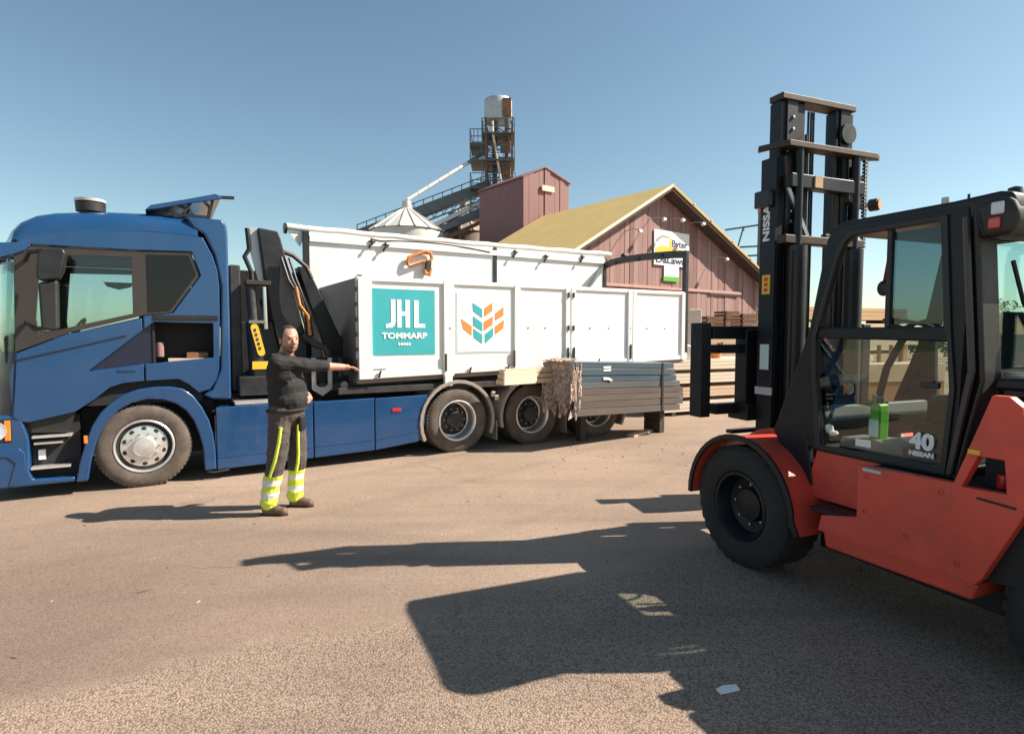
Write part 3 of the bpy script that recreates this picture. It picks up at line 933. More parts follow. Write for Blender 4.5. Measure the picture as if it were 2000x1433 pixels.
# ================================================================== CONTAINER
box_ = thing('white_container', 'open white hook lift container with logo panels standing on the blue truck', 'container', TR_LOC, TR_RZ)
PAN = [(2.655, 3.685), (3.865, 4.865), (4.985, 5.825), (6.035, 7.145), (7.355, 8.435)]
POST = [(2.46, 2.645), (3.695, 3.855), (4.875, 4.975), (5.835, 5.92), (5.94, 6.025), (7.155, 7.25), (7.262, 7.345), (8.445, 8.58)]
ZT, ZB = 2.485, 1.125


def cz(x, z):      # the floor of the box sits a little higher at its tail
    return z + max(0.0, (x - 3.7) / 4.9) * 0.14


panels = []
for a, b in PAN:
    panels.append(MB().prism([(a, cz(a, 1.20)), (b, cz(b, 1.20)), (b, 2.44), (a, 2.44)], 0.022, 0.045).build('side_panel', M['white'], box_, bevel=0.004))
for a, b in POST:
    MB().prism([(a, cz(a, ZB)), (b, cz(b, ZB)), (b, ZT), (a, ZT)], -0.012, 0.06).build('side_post', M['white'], box_, bevel=0.008)
MB().box(3.705, 3.825, -0.016, 0.05, 0.985, ZB + 0.02).build('post_foot', M['white'], box_, bevel=0.006)
MB().prism([(2.46, ZB), (8.58, cz(8.58, ZB)), (8.58, cz(8.58, ZB) + 0.075), (2.46, ZB + 0.075)], -0.002, 0.07).build('bottom_rail', M['white'], box_, bevel=0.008)
MB().box(2.44, 8.59, -0.004, 0.075, 2.44, 2.50).build('top_rail', M['white'], box_, bevel=0.01)
MB().prism([(2.46, 1.06), (8.58, 1.20), (8.58, 1.27), (2.46, 1.13)], 0.075, 2.40).build('container_floor', M['greywall'], box_)
# far wall is a metre higher than the near one
MB().box(2.34, 5.80, 2.36, 2.40, 1.2, 3.42).build('far_wall', M['white'], box_)
MB().box(5.865, 8.54, 2.36, 2.40, 1.2, 3.40).build('far_wall', M['white'], box_)
MB().box(5.795, 5.87, 2.34, 2.41, 2.3, 3.40).build('far_wall_post', M['black'], box_, bevel=0.004)
MB().bar((8.12, 2.34, 2.72), (8.47, 2.34, 3.20), 0.05, 0.10, up=(0, 1, 0)).build('wall_brace', M['galv'], box_)
tt = MB()
pts = []
for i in range(23):
    x = 1.99 + (8.74 - 1.99) * i / 22
    pts.append((x, 2.40, 3.46 - 0.02 * math.sin(i / 22 * math.pi) + (0.012 if i % 3 == 0 else 0)))
tt.tube(pts, 0.058, 10)
tt.build('tarp_roll', M['whitetube'], box_)
MB().tube([(1.955, 2.40, 3.44), (2.0, 2.40, 3.44)], 0.085, 14).build('tarp_roll_cap', M['black'], box_)
MB().prism([(2.02, 3.40), (2.30, 3.40), (2.20, 3.16)], 2.39, 2.41).build('tarp_corner', M['whitetube'], box_)
MB().box(2.24, 2.34, 2.33, 2.42, 1.2, 3.42).build('corner_post', M['black'], box_, bevel=0.008)
rim_ = MB()
rim_.bar((2.34, 2.335, 3.30), (8.54, 2.335, 3.29), 0.03, 0.10)
rim_.build('wall_stiffener', M['white'], box_, bevel=0.005)
cab_ = MB()
for a, b, dz in (((3.36, 3.38), (3.68, 3.36), 0.02), ((3.68, 3.36), (5.70, 3.30), -0.05)):
    pp = [(a[0] + (b[0] - a[0]) * t / 10, 2.32, a[1] + (b[1] - a[1]) * t / 10 + dz * 4 * (t / 10) * (t / 10 - 1)) for t in range(11)]
    cab_.tube(pp, 0.012, 6)
cab_.build('tarp_cord', M['chassis'], box_)
for x, z in ((3.37, 3.30), (3.62, 3.26), (6.25, 3.32), (6.98, 3.28), (7.9, 3.33)):
    hk = MB()
    hk.tube([(x, 2.31, z + 0.06), (x + 0.02, 2.29, z), (x - 0.03, 2.28, z - 0.05), (x - 0.05, 2.29, z - 0.1)], 0.02, 6)
    hk.bar((x - 0.04, 2.31, z + 0.03), (x + 0.07, 2.31, z + 0.02), 0.03)
    hk.build('tarp_hook', M['rusty'], box_)
# front wall
MB().prism([(0.06, 1.13), (2.36, 1.13), (2.36, 2.50), (0.06, 2.50)], 2.50, 2.54, 'x').build('front_wall', M['greywall'], box_)  # the wall's shade is put into its grey colour
MB().box(2.455, 2.50, 0.06, 0.11, 1.40, 2.50).build('corner_trim', M['white'], box_, bevel=0.006)
dk = MB()
dk.box(2.46, 2.52, 0.0, 0.06, 1.13, 2.52)
for k in range(6):
    dk.box(2.43, 2.47, -0.01, 0.03, 1.3 + k * 0.2, 1.36 + k * 0.2)
dk.build('corner_hinge', M['rusty'], box_, bevel=0.005)
# rear frame
AX = 8.56
ar = MB()
ar.bar((AX, 0.03, 1.38), (AX, 0.03, 3.26), 0.085)
ar.build('rear_post', M['black'], box_, bevel=0.008)
MB().bar((AX, 2.38, 2.55), (AX, 2.38, 3.22), 0.085).build('rear_post', M['black'], box_, bevel=0.008)
top = [(0.0, 3.255), (0.3, 3.285), (0.7, 3.31), (1.2, 3.33), (1.7, 3.335), (2.1, 3.32), (2.43, 3.25), (2.43, 3.13), (2.1, 3.19), (1.7, 3.205), (1.2, 3.20), (0.7, 3.175), (0.3, 3.15), (0.0, 3.12)]
MB().prism(top, AX - 0.045, AX + 0.045, 'x').build('rear_arch', M['black'], box_, bevel=0.008)
for y in (0.55, 1.2, 1.9):
    MB().box(AX - 0.055, AX - 0.046, y, y + 0.06, 3.19, 3.26).build('arch_bolt', M['dark'], box_)
MB().sphere((AX, 1.75, 3.36), (0.06, 0.06, 0.05)).build('arch_lamp', M['black'], box_)
# small fittings on the near side
for x, z in ((3.79, 1.82), (5.14, 1.83), (5.46, 1.83), (6.35, 1.83), (6.75, 1.83), (7.21, 1.83), (7.62, 1.83), (8.05, 1.83), (2.86, 1.98), (3.31, 1.98), (4.72, 1.95)):
    MB().lathe([(0.0, -0.008), (0.014, -0.006), (0.017, 0.02)], (x, 0.02 if abs(x - 3.79) > 0.05 and abs(x - 7.21) > 0.05 else -0.012, z), 'y', 10).build('rivet', M['steel'], box_)
for x in (5.93,):
    for z in (2.36, 1.83, 1.40):
        MB().box(x - 0.06, x - 0.03, -0.03, -0.010, z - 0.04, z + 0.04).build('hinge', M['rusty'], box_)
        MB().box(x + 0.04, x + 0.07, -0.03, -0.010, z - 0.04, z + 0.04).build('hinge', M['rusty'], box_)
for x in (3.72, 4.865, 5.88, 6.0, 7.215):
    MB().box(x - 0.014, x + 0.014, -0.03, -0.008, cz(x, 1.20), cz(x, 1.20) + 0.25).build('latch_bar', M['chassis'], box_, bevel=0.004)
for x in (2.735, 4.10, 4.75, 6.5):
    MB().tube([(x, -0.012, cz(x, 1.15)), (x, -0.03, cz(x, 1.20)), (x + 0.02, -0.03, cz(x, 1.235))], 0.016, 6).build('tie_hook', M['rusty'], box_)
MB().box(2.60, 2.84, 0.0165, 0.0225, 1.25, 1.262).build('panel_print', M['steel'], box_)
# printed boards
pl = panels[0]
MB().box(2.655, 3.565, 0.014, 0.0225, 1.45, 2.35).build('teal_board', M['teal'], pl)
MB().prism([(2.915, 2.207), (2.98, 2.207), (2.98, 1.905), (2.965, 1.85), (2.93, 1.822), (2.84, 1.815), (2.842, 1.872), (2.89, 1.876), (2.912, 1.893), (2.915, 1.92)], 0.009, 0.0145).build('letter_j', M['letter'], pl)
h = MB()
h.box(3.005, 3.066, 0.009, 0.0145, 1.82, 2.206)
h.box(3.123, 3.188, 0.009, 0.0145, 1.82, 2.206)
h.box(3.066, 3.123, 0.009, 0.0145, 1.985, 2.045)
h.build('letter_h', M['letter'], pl)
MB().prism([(3.25, 2.203), (3.318, 2.203), (3.318, 1.876), (3.414, 1.876), (3.414, 1.82), (3.25, 1.82)], 0.009, 0.0145).build('letter_l', M['letter'], pl)
lettering('TOMMARP', 0.112, (2.78, 0.0145, 1.672), (1, 0, 0), (0, 0, 1), M['letter'], pl, width=0.665, bold=0.004)
for k in range(5):
    MB().box(3.015 + k * 0.038, 3.043 + k * 0.038, 0.009, 0.0145, 1.575, 1.612).build('small_print', M['letter'], pl)
pl = panels[1]
MB().box(3.895, 4.815, 0.016, 0.0225, 1.45, 2.345).build('print_border', M['pale'], pl)
MB().box(3.915, 4.795, 0.011, 0.0165, 1.47, 2.325).build('print_board', M['signwhite'], pl)
LEAF = [[(4.167, 2.191), (4.323, 2.1), (4.323, 1.977), (4.176, 2.071)], [(4.172, 1.993), (4.322, 1.899), (4.322, 1.777), (4.175, 1.863)],
        [(4.175, 1.811), (4.322, 1.724), (4.321, 1.593), (4.184, 1.681)], [(4.371, 1.733), (4.512, 1.83), (4.501, 1.697), (4.371, 1.592)],
        [(3.974, 1.956), (4.146, 1.846), (4.146, 1.716), (4.012, 1.811)], [(4.362, 2.118), (4.492, 2.2), (4.492, 2.077), (4.362, 1.995)],
        [(4.352, 1.917), (4.502, 1.997), (4.496, 1.874), (4.352, 1.785)], [(4.542, 2.042), (4.685, 2.142), (4.685, 2.018), (4.548, 1.936)],
        [(4.542, 1.848), (4.695, 1.947), (4.685, 1.822), (4.542, 1.724)]]
for i, q in enumerate(LEAF):
    MB().prism(q, 0.006, 0.0115).build('logo_grain', M['teal'] if i < 4 else M['orange_print'], pl)

# orange clamp on the far wall
oc = thing('orange_lashing_clamp', 'orange lashing clamp hanging on the inside of the tall white wall', 'clamp', TR_LOC, TR_RZ)
o = MB()
loop = [(4.02, 2.98), (4.04, 3.09), (4.36, 3.22), (4.46, 3.20), (4.49, 3.10), (4.44, 3.04), (4.30, 3.04), (4.05, 2.94), (4.02, 2.98)]
o.tube([(x, 2.30, z) for x, z in loop], 0.032, 8)
o.build('loop', M['orange'], oc)
MB().bar((4.42, 2.29, 3.06), (4.40, 2.28, 2.86), 0.07, 0.10).build('clamp_body', M['rusty'], oc, bevel=0.01)
MB().tube([(4.46, 2.28, 2.92), (4.42, 2.26, 2.80), (4.34, 2.26, 2.82), (4.33, 2.27, 2.88)], 0.035, 8).build('hook', M['orange'], oc)

# ================================================================== FORKLIFT
FK_LOC = (1.7263, 4.3081, 0.0)
FK_RZ = math.atan2(0.92681444, -0.37551964)
fork = thing('forklift', 'red forklift with glazed black cab and tall black mast', 'forklift', FK_LOC, FK_RZ)
# local axes: x forward, y towards the camera side (near wheel face at y=0), far side at y=-1.72


def fk_wheel(x, R, W, far, y0):
    w = bpy.data.objects.new('wheel', None)
    COL.objects.link(w)
    w.parent = fork
    w.location = (x, -1.72 - y0 if far else y0, R - 0.006)
    w.rotation_euler = (0, 0, 0 if far else math.pi)
    ri = R * 0.56
    t = MB().lathe(tyre_prof(R, W, ri), (0, 0, 0), 'y', 44, closed=True)
    for k in range(30):
        a = 2 * math.pi * k / 30
        ca, sa = math.cos(a), math.sin(a)
        t.bar((ca * (R - 0.006), 0.03, sa * (R - 0.006)), (ca * (R - 0.006), W * 0.46, sa * (R - 0.006)), 0.05, 0.014, up=(ca, 0, sa))
        a += math.pi / 30
        ca, sa = math.cos(a), math.sin(a)
        t.bar((ca * (R - 0.006), W * 0.54, sa * (R - 0.006)), (ca * (R - 0.006), W - 0.03, sa * (R - 0.006)), 0.05, 0.014, up=(ca, 0, sa))
    t.build('tyre', M['tyre_black'], w)
    MB().lathe([(ri + 0.005, 0.05), (ri, 0.02), (ri - 0.02, 0.015), (ri - 0.035, 0.05), (ri - 0.05, 0.13), (ri * 0.5, 0.15), (ri * 0.45, 0.11), (0.0, 0.105)], (0, 0, 0), 'y', 32).build('rim', M['fork_dark'], w)
    nt = MB()
    for k in range(8):
        a = 2 * math.pi * k / 8
        nt.lathe([(0.0, -0.02), (0.012, -0.016), (0.014, 0.03)], (ri * 0.6 * math.cos(a), 0.14, ri * 0.6 * math.sin(a)), 'y', 6)
    nt.build('wheel_nut', M['steel'], w, kind='stuff')


for far in (False, True):
    fk_wheel(0.095, 0.455, 0.36, far, 0.0)
    fk_wheel(-1.98, 0.40, 0.28, far, -0.12)
# fenders
for y0, y1 in ((-0.42, 0.015), (-1.735, -1.30)):
    pf = [(0.095 + 0.498 * math.cos(rad(a)), 0.455 + 0.498 * math.sin(rad(a))) for a in range(-2, 187, 9)] + [(-0.45, 0.385)]
    fo = MB().strip(pf, y0, y1, -0.022).build('fender', M['red'], fork, bevel=0.008)
    MB().strip([(x, z + 0.012) for x, z in pf], y0 - 0.012 if y0 < -1 else y0, (y0 + 0.03) if y0 < -1 else (y0 + 0.03), -0.05).build('fender_seam', M['red'], fo, bevel=0.006)
    ye = y1 if y1 > -1 else y0
    MB().strip(pf, ye - 0.012, ye + 0.012, -0.04).build('fender_lip', M['fork_dark'], fo, bevel=0.006)
# body
BODY = [(-0.845, 0.955), (-0.845, 0.635), (-0.60, 0.58), (-0.575, 0.475), (-1.50, 0.475), (-1.535, 0.52), (-1.685, 0.85), (-1.72, 0.955), (-1.675, 1.40), (-1.62, 1.445), (-1.545, 1.445), (-1.385, 0.975)]
VENT = [(-1.495, 1.135), (-1.61, 1.135), (-1.625, 0.975), (-1.425, 0.965)]
MB().prism(BODY, -0.10, -0.045, holes=[VENT]).build('side_panel', M['red'], fork, bevel=0.010, seg=3)
MB().prism(BODY, -1.675, -1.62, holes=[VENT]).build('side_panel', M['red'], fork, bevel=0.010, seg=3)
MB().prism([(-0.575, 0.472), (-1.50, 0.472), (-1.47, 0.375), (-0.60, 0.36)], -1.64, -0.085).build('under_frame', M['red'], fork, bevel=0.02)
MB().box(-1.66, -1.40, -0.30, -0.28, 0.92, 1.16).build('vent_back', M['dark'], fork)
MB().tube([(-1.52, -0.22, 0.96), (-1.52, -0.22, 1.03)], 0.03, 12).build('filler_cap', M['redlens'], fork)
MB().prism([(-0.30, 0.62), (-0.86, 0.62), (-0.86, 0.955), (-0.40, 0.955)], -1.45, -0.225).build('inner_body', M['red'], fork, bevel=0.008)
MB().prism([(-0.86, 0.50), (-0.86, 0.945), (-1.9, 0.945), (-1.9, 0.55), (-1.55, 0.50)], -1.60, -0.115).build('engine_bay', M['dark'], fork)
MB().box(-2.5, -0.25, -1.40, -0.45, 0.20, 0.50).build('belly_sun_block', M['dark'], fork, bevel=0.02)  # box added to stop sun passing beneath the body
MB().box(-0.82, -0.50, -0.26, -0.06, 0.585, 0.615).build('step_tread', M['fork_dark'], fork, bevel=0.006)
MB().box(-1.0, -0.885, -0.05, -0.028, 0.93, 0.95).build('step_handle', M['galv'], fork, bevel=0.006)
MB().box(-1.505, -1.45, -0.05, -0.040, 1.142, 1.165).build('yellow_sticker', M['yellow'], fork)
MB().bar((-1.50, -0.0425, 0.925), (-1.67, -0.0425, 0.915), 0.006, 0.010).build('panel_groove', M['fork_dark'], fork)
# counterweight and hood behind the seam
CW = [(-1.70, 1.44), (-1.735, 0.955), (-1.70, 0.87), (-1.78, 0.90), (-1.98, 0.935), (-2.2, 0.90), (-2.36, 0.76), (-2.42, 0.56), (-2.78, 0.52), (-2.90, 0.70), (-2.90, 1.25), (-2.78, 1.44)]
MB().prism(CW, -1.66, -0.06).build('counterweight', M['red'], fork, bevel=0.04, seg=3)
MB().prism([(-1.40, 1.452), (-1.43, 1.52), (-2.0, 1.53), (-2.6, 1.50), (-2.6, 1.452)], -1.5, -0.28).build('hood_top', M['fork_dark'], fork, bevel=0.03, seg=3)
MB().box(-1.55, -1.42, -0.42, -0.36, 1.518, 1.545).build('hood_grip', M['steel'], fork, bevel=0.005)
# cab
CYN, CYF = -0.22, -1.50
OUT = [(-0.02, 1.03), (-0.305, 1.75), (-0.43, 2.36), (-0.47, 2.425), (-0.56, 2.448), (-0.80, 2.448), (-1.215, 2.442), (-1.30, 2.42), (-1.315, 2.20), (-1.375, 1.55), (-1.385, 1.45), (-1.262, 0.945), (-0.42, 0.945)]
UPW = [(-0.385, 1.785), (-0.53, 2.24), (-0.56, 2.32), (-0.63, 2.365), (-1.165, 2.365), (-1.205, 1.785)]
LOW = [(-0.365, 1.715), (-1.225, 1.70), (-1.245, 1.44), (-1.215, 1.02), (-0.46, 0.985), (-0.40, 1.2), (-0.375, 1.44)]
for yo, s in ((CYN, 1), (CYF, -1)):
    dr = MB().prism(OUT, yo, yo - s * 0.05, holes=[UPW, LOW]).build('cab_side', M['fork_dark'], fork, bevel=0.012, seg=3)
    if s < 0:
        MB().prism(UPW, yo - s * 0.030, yo - s * 0.034).build('upper_window', M['glass_clear'], dr)
    MB().prism(LOW, yo - s * 0.030, yo - s * 0.034).build('lower_window', M['glass_clear'], dr)
    if s > 0:
        # door frame beading and the sliding half of the window
        MB().prism([(p[0] * 1.0 - 0.0, p[1]) for p in [(-0.395, 0.96), (-0.355, 1.45), (-0.345, 1.73), (-0.525, 2.30), (-0.60, 2.40), (-1.20, 2.395), (-1.245, 1.74), (-1.275, 1.44), (-1.243, 0.965)]],
                   yo + 0.001, yo + 0.016, holes=[[(-0.44, 1.0), (-0.385, 1.45), (-0.375, 1.715), (-0.53, 2.24), (-0.58, 2.335), (-0.63, 2.365), (-1.165, 2.365), (-1.205, 1.785), (-1.225, 1.70), (-1.245, 1.44), (-1.215, 1.01)]]).build('door_beading', M['plastic'], dr, bevel=0.006)
        MB().box(-0.885, -0.855, yo - 0.028, yo + 0.004, 1.785, 2.365).build('window_rail', M['plastic'], dr, bevel=0.004)
        MB().prism([(-0.87, 1.80), (-1.195, 1.80), (-1.16, 2.345), (-0.87, 2.345)], yo - 0.024, yo - 0.020).build('sliding_pane', M['glass_blue'], dr)
        MB().box(-1.20, -1.10, yo + 0.004, yo + 0.03, 1.44, 1.475).build('door_handle', M['black'], dr, bevel=0.006)
        lettering('40', 0.125, (-1.02, yo - 0.022, 1.085), (-1, 0, 0), (0, 0, 1), M['letter'], dr, width=0.14, bold=0.006)
        lettering('NISSAN', 0.038, (-1.02, yo - 0.022, 1.040), (-1, 0, 0), (0, 0, 1), M['letter'], dr, width=0.14, bold=0.002)
        MB().box(-0.77, -0.67, yo - 0.030, yo - 0.024, 1.03, 1.075).build('door_sticker', M['signwhite'], dr)
rf = MB()
rf.prism([(-0.42, 2.40), (-0.47, 2.445), (-0.58, 2.468), (-1.22, 2.462), (-1.44, 2.47), (-1.50, 2.455), (-1.53, 2.38), (-1.51, 2.25), (-1.36, 2.24), (-1.30, 2.40), (-0.6, 2.42)], CYF, CYN + 0.002)
rf.build('overhead_guard', M['fork_dark'], fork, bevel=0.03, seg=4)
for yo, s in ((CYN, 1), (CYF, -1)):
    MB().prism([(-1.30, 2.44), (-1.345, 2.44), (-1.41, 1.50), (-1.30, 0.94), (-1.26, 0.945), (-1.372, 1.5)], yo - s * 0.16, yo + s * 0.006).build('rear_pillar', M['plastic'], fork, bevel=0.02, seg=3)
    MB().tube([(-1.30, yo + s * 0.02, 2.36), (-1.36, yo + s * 0.02, 1.55), (-1.27, yo + s * 0.02, 0.98)], 0.018, 8).build('pillar_pipe', M['trim'], fork)
    MB().prism([(-0.02, 1.03), (-0.305, 1.75), (-0.435, 2.42), (-0.475, 2.42), (-0.36, 1.75), (-0.10, 1.03)], yo - s * 0.052, yo - s * 0.10).build('front_pillar', M['fork_dark'], fork, bevel=0.01)
MB().prism([(-0.02, 1.0), (-0.10, 1.0), (-0.40, 0.62), (-0.32, 0.62)], -1.45, -0.27).build('front_plate', M['fork_dark'], fork)
MB().prism([(-0.016, 1.04), (-0.30, 1.74), (-0.305, 1.74), (-0.022, 1.04)], -1.44, -0.28).build('front_window', M['glass_clear'], fork)
MB().prism([(-0.02, 1.03), (-0.18, 1.42), (-0.34, 0.94), (-0.38, 0.70), (-0.30, 0.70)], CYN - 0.04, CYN + 0.004).build('front_gusset', M['fork_dark'], fork, bevel=0.01)
MB().box(-1.36, -1.34, -1.35, -0.37, 1.50, 1.55).build('rear_sill', M['fork_dark'], fork)
MB().box(-1.345, -1.340, -1.34, -0.38, 1.56, 2.24).build('rear_window', M['glass_teal'], fork)
wp = MB()
wp.tube([(-1.36, -0.95, 1.58), (-1.36, -0.62, 1.92), (-1.355, -0.52, 2.14)], 0.012, 6)
wp.tube([(-1.37, -0.93, 1.58), (-1.37, -0.60, 1.92)], 0.010, 6)
wp.build('wiper', M['black'], fork)
# rear lamp cluster in the roof's rear corner
MB().prism([(-1.34, 2.42), (-1.50, 2.445), (-1.545, 2.34), (-1.51, 2.24), (-1.38, 2.24)], -0.45, CYN + 0.03).build('lamp_housing', M['plastic'], fork, bevel=0.04, seg=3)
MB().box(-1.485, -1.425, CYN + 0.025, CYN + 0.045, 2.345, 2.41).build('reversing_lamp', M['clearlens'], fork, bevel=0.01)
MB().box(-1.47, -1.415, CYN + 0.025, CYN + 0.045, 2.275, 2.335).build('tail_lamp', M['redlens'], fork, bevel=0.01)
MB().tube([(-1.13, -0.3, 2.45), (-1.13, -0.3, 2.505)], 0.02, 10).build('roof_plug', M['steel'], fork)
MB().tube([(-1.22, -0.35, 2.45), (-1.22, -0.35, 2.51)], 0.007, 6).build('roof_aerial', M['black'], fork)
MB().lathe([(0, 0), (0.035, 0.0), (0.03, 0.03), (0, 0.04)], (-1.44, -0.35, 2.465), 'z', 12).build('roof_cap', M['black'], fork)
# inside of the cab
s = MB()
s.box(-1.22, -0.85, -1.15, -0.62, 1.18, 1.36)
s.prism([(-1.12, 1.34), (-1.25, 1.34), (-1.33, 1.85), (-1.22, 1.88)], -1.13, -0.64)
s.build('operator_seat', M['seat'], fork, bevel=0.04, seg=3)
MB().box(-1.25, -0.40, -1.46, -0.28, 0.955, 0.985).build('cab_floor', M['dark'], fork)
MB().box(-1.2, -0.82, -1.2, -0.56, 0.985, 1.18).build('seat_box', M['dark'], fork, bevel=0.01)
MB().prism([(-0.14, 0.99), (-0.34, 0.99), (-0.40, 1.16), (-0.36, 1.25), (-0.24, 1.22)], -1.42, -0.30).build('dash', M['plastic'], fork, bevel=0.02)
sw = MB()
ring = []
for k in range(25):
    a = 2 * math.pi * k / 24
    ring.append((-0.58 - 0.15 * math.cos(a), -0.86 + 0.17 * math.sin(a), 1.80 - 0.045 * math.cos(a)))
sw.tube(ring, 0.014, 6)
sw.bar((-0.43, -0.86, 1.755), (-0.73, -0.86, 1.845), 0.03, 0.02)
sw.tube([(-0.34, -0.86, 1.15), (-0.42, -0.86, 1.5), (-0.58, -0.86, 1.80)], 0.025, 8)
sw.build('steering_wheel', M['plastic'], fork)
MB().sphere((-0.74, -0.36, 2.03), (0.045, 0.02, 0.05)).build('inner_mirror', M['black'], fork)
MB().tube([(-0.70, -0.5, 2.40), (-0.72, -0.42, 2.2), (-0.74, -0.36, 2.05)], 0.010, 6).build('mirror_stem', M['redlens'], fork)
MB().tube([(-0.66, -0.42, 1.35), (-0.66, -0.42, 1.0)], 0.012, 6).build('lever', M['steel'], fork)

# --- mast
RX0, RX1 = 0.20, 0.355


def channel(mb, y, s, z0, z1, t=0.022, w=0.085):
    """A rolled channel: web in the xz plane with flanges turned inwards (s = inward sign)."""
    mb.box(RX0, RX1, min(y, y + s * t), max(y, y + s * t), z0, z1)
    mb.box(RX0, RX0 + t, min(y + s * t, y + s * w), max(y + s * t, y + s * w), z0, z1)
    mb.box(RX1 - t, RX1, min(y + s * t, y + s * w), max(y + s * t, y + s * w), z0, z1)


outer = []
for y, s in ((-0.415, -1), (-1.305, 1)):
    m = MB()
    channel(m, y, s, 0.62, 3.11)
    outer.append(m.build('outer_rail', M['fork_dark'], fork, bevel=0.004))
for y, s in ((-0.468, -1), (-1.252, 1)):
    m = MB()
    m.box(RX0 + 0.024, RX1 - 0.024, min(y, y + s * 0.10), max(y, y + s * 0.10), 0.85, 3.54)
    m.box(RX0 + 0.005, RX1 - 0.005, min(y + s * 0.05, y + s * 0.16), max(y + s * 0.05, y + s * 0.16), 0.85, 3.55)
    m.build('inner_rail', M['fork_dark'], fork, bevel=0.004)
MB().box(0.19, 0.33, -1.245, -0.455, 3.545, 3.595).build('top_crossbar', M['rusty'], fork, bevel=0.008)
MB().box(0.22, 0.36, -0.72, -0.50, 3.22, 3.545).build('chain_anchor', M['fork_dark'], fork, bevel=0.01)
MB().box(0.22, 0.30, -1.22, -1.05, 3.02, 3.545).build('inner_stay', M['fork_dark'], fork, bevel=0.01)
MB().lathe([(0, -0.02), (0.08, -0.02), (0.085, 0.0), (0.06, 0.03), (0, 0.03)], (0.2, -1.16, 3.36), 'x', 20).build('hose_reel', M['black'], fork)
MB().prism([(0.08, -0.42), (0.08, -1.36), (0.12, -1.44), (0.19, -1.30), (0.19, -0.40), (0.34, -0.36), (0.30, -0.33)], 3.155, 3.20, 'z').build('outer_crossbar', M['rusty'], fork, bevel=0.006)
MB().box(0.10, 0.19, -1.25, -0.47, 2.86, 2.965).build('mid_crossbar', M['fork_dark'], fork, bevel=0.008)
MB().box(0.09, 0.10, -0.78, -0.70, 2.87, 2.96).build('crossbar_plate', M['tan_pine'], fork)
MB().prism([(-1.06, 2.965), (-1.24, 3.02), (-1.24, 2.75), (-1.10, 2.80)], 0.11, 0.17, 'x').build('crossbar_gusset', M['rusty'], fork)
MB().box(0.10, 0.19, -1.27, -0.42, 2.435, 2.50).build('lower_crossbar', M['rusty'], fork, bevel=0.008)
MB().box(0.12, 0.17, -0.96, -0.86, 2.50, 2.53).build('crossbar_clip', M['black'], fork, bevel=0.006)
MB().box(0.22, 0.37, -0.415, -0.36, 2.73, 2.86).build('rail_stop', M['black'], fork, bevel=0.01)
for y in (-0.56, -1.17):
    MB().tube([(0.12, y, 0.95), (0.12, y, 2.42)], 0.075, 20).build('lift_cylinder', M['black'], fork)
    MB().tube([(0.12, y, 2.42), (0.12, y, 3.20)], 0.032, 14).build('lift_rod', M['fork_dark'], fork)
MB().tube([(0.10, -0.485, 1.0), (0.10, -0.485, 2.38)], 0.016, 8).build('oil_pipe', M['rusty'], fork)
MB().bar((0.14, -0.47, 2.86), (0.12, -0.66, 2.50), 0.02, 0.03).build('stay_rod', M['steel'], fork)
MB().tube([(0.16, -0.46, 3.1), (0.15, -0.47, 2.95), (0.14, -0.47, 2.86)], 0.014, 6).build('stay_hose', M['rusty'], fork)
# chain: real links, alternating plates
ck = MB()
for k in range(62):
    z = 1.55 + k * 0.029
    if k % 2:
        ck.box(0.225, 0.262, -0.700, -0.690, z - 0.018, z + 0.018)
        ck.box(0.225, 0.262, -0.730, -0.720, z - 0.018, z + 0.018)
    else:
        ck.box(0.228, 0.259, -0.718, -0.702, z - 0.018, z + 0.018)
ck.build('lift_chain', M['steel'], fork, kind='stuff')
for y in (-0.775, -0.805, -0.83):
    MB().tube([(0.24, y, 1.2), (0.24, y, 3.50)], 0.009, 8).build('mast_hose', M['black'], fork)
ck2 = MB()
for k in range(24):
    z = 2.45 + k * 0.029
    ck2.box(0.10, 0.128, -1.285, -1.272, z - 0.011, z + 0.011)
    ck2.box(0.10, 0.128, -1.265, -1.252, z + 0.003, z + 0.025)
ck2.build('hose_chain', M['steel'], fork, kind='stuff')
wl_ = MB().tube([(0.06, -1.37, 2.79), (0.13, -1.35, 2.79)], 0.05, 14).build('work_lamp', M['rusty'], fork, bevel=0.01)
MB().tube([(0.052, -1.372, 2.79), (0.058, -1.37, 2.79)], 0.04, 14).build('lamp_lens', M['amber'], wl_)
MB().tube([(0.10, -1.34, 2.80), (0.2, -1.30, 2.79)], 0.014, 6).build('lamp_bracket', M['black'], fork)
lettering('NISSAN', 0.088, (0.255, -0.4145, 2.47), (0, 0, 1), (1, 0, 0), M['letter'], outer[0], width=0.36, bold=0.003)
yl = MB().box(0.235, 0.315, -0.4155, -0.410, 2.055, 2.205).build('yellow_label', M['yellow'], outer[0])
for k in range(3):
    MB().box(0.258, 0.292, -0.4105, -0.4075, 2.075 + k * 0.042, 2.10 + k * 0.042).build('label_mark', M['inkred'], yl)
MB().box(0.23, 0.32, -0.4155, -0.410, 1.46, 1.66).build('grey_label', M['pale'], outer[0])
MB().box(0.19, 0.36, -0.418, -0.405, 1.26, 1.32).build('rail_tape', M['galv'], outer[0])
for y, z1 in ((-0.70, 3.3), (-0.735, 2.44), (-1.02, 3.3), (-1.06, 2.9)):
    MB().tube([(0.19, y, 1.2), (0.19, y, z1)], 0.011, 8).build('mast_pipe', M['rusty'], fork)
MB().box(0.16, 0.20, -0.66, -0.60, 1.0, 3.22).build('free_lift_rail', M['fork_dark'], fork, bevel=0.004)
MB().box(0.16, 0.20, -1.14, -1.10, 1.0, 3.22).build('free_lift_rail', M['fork_dark'], fork, bevel=0.004)
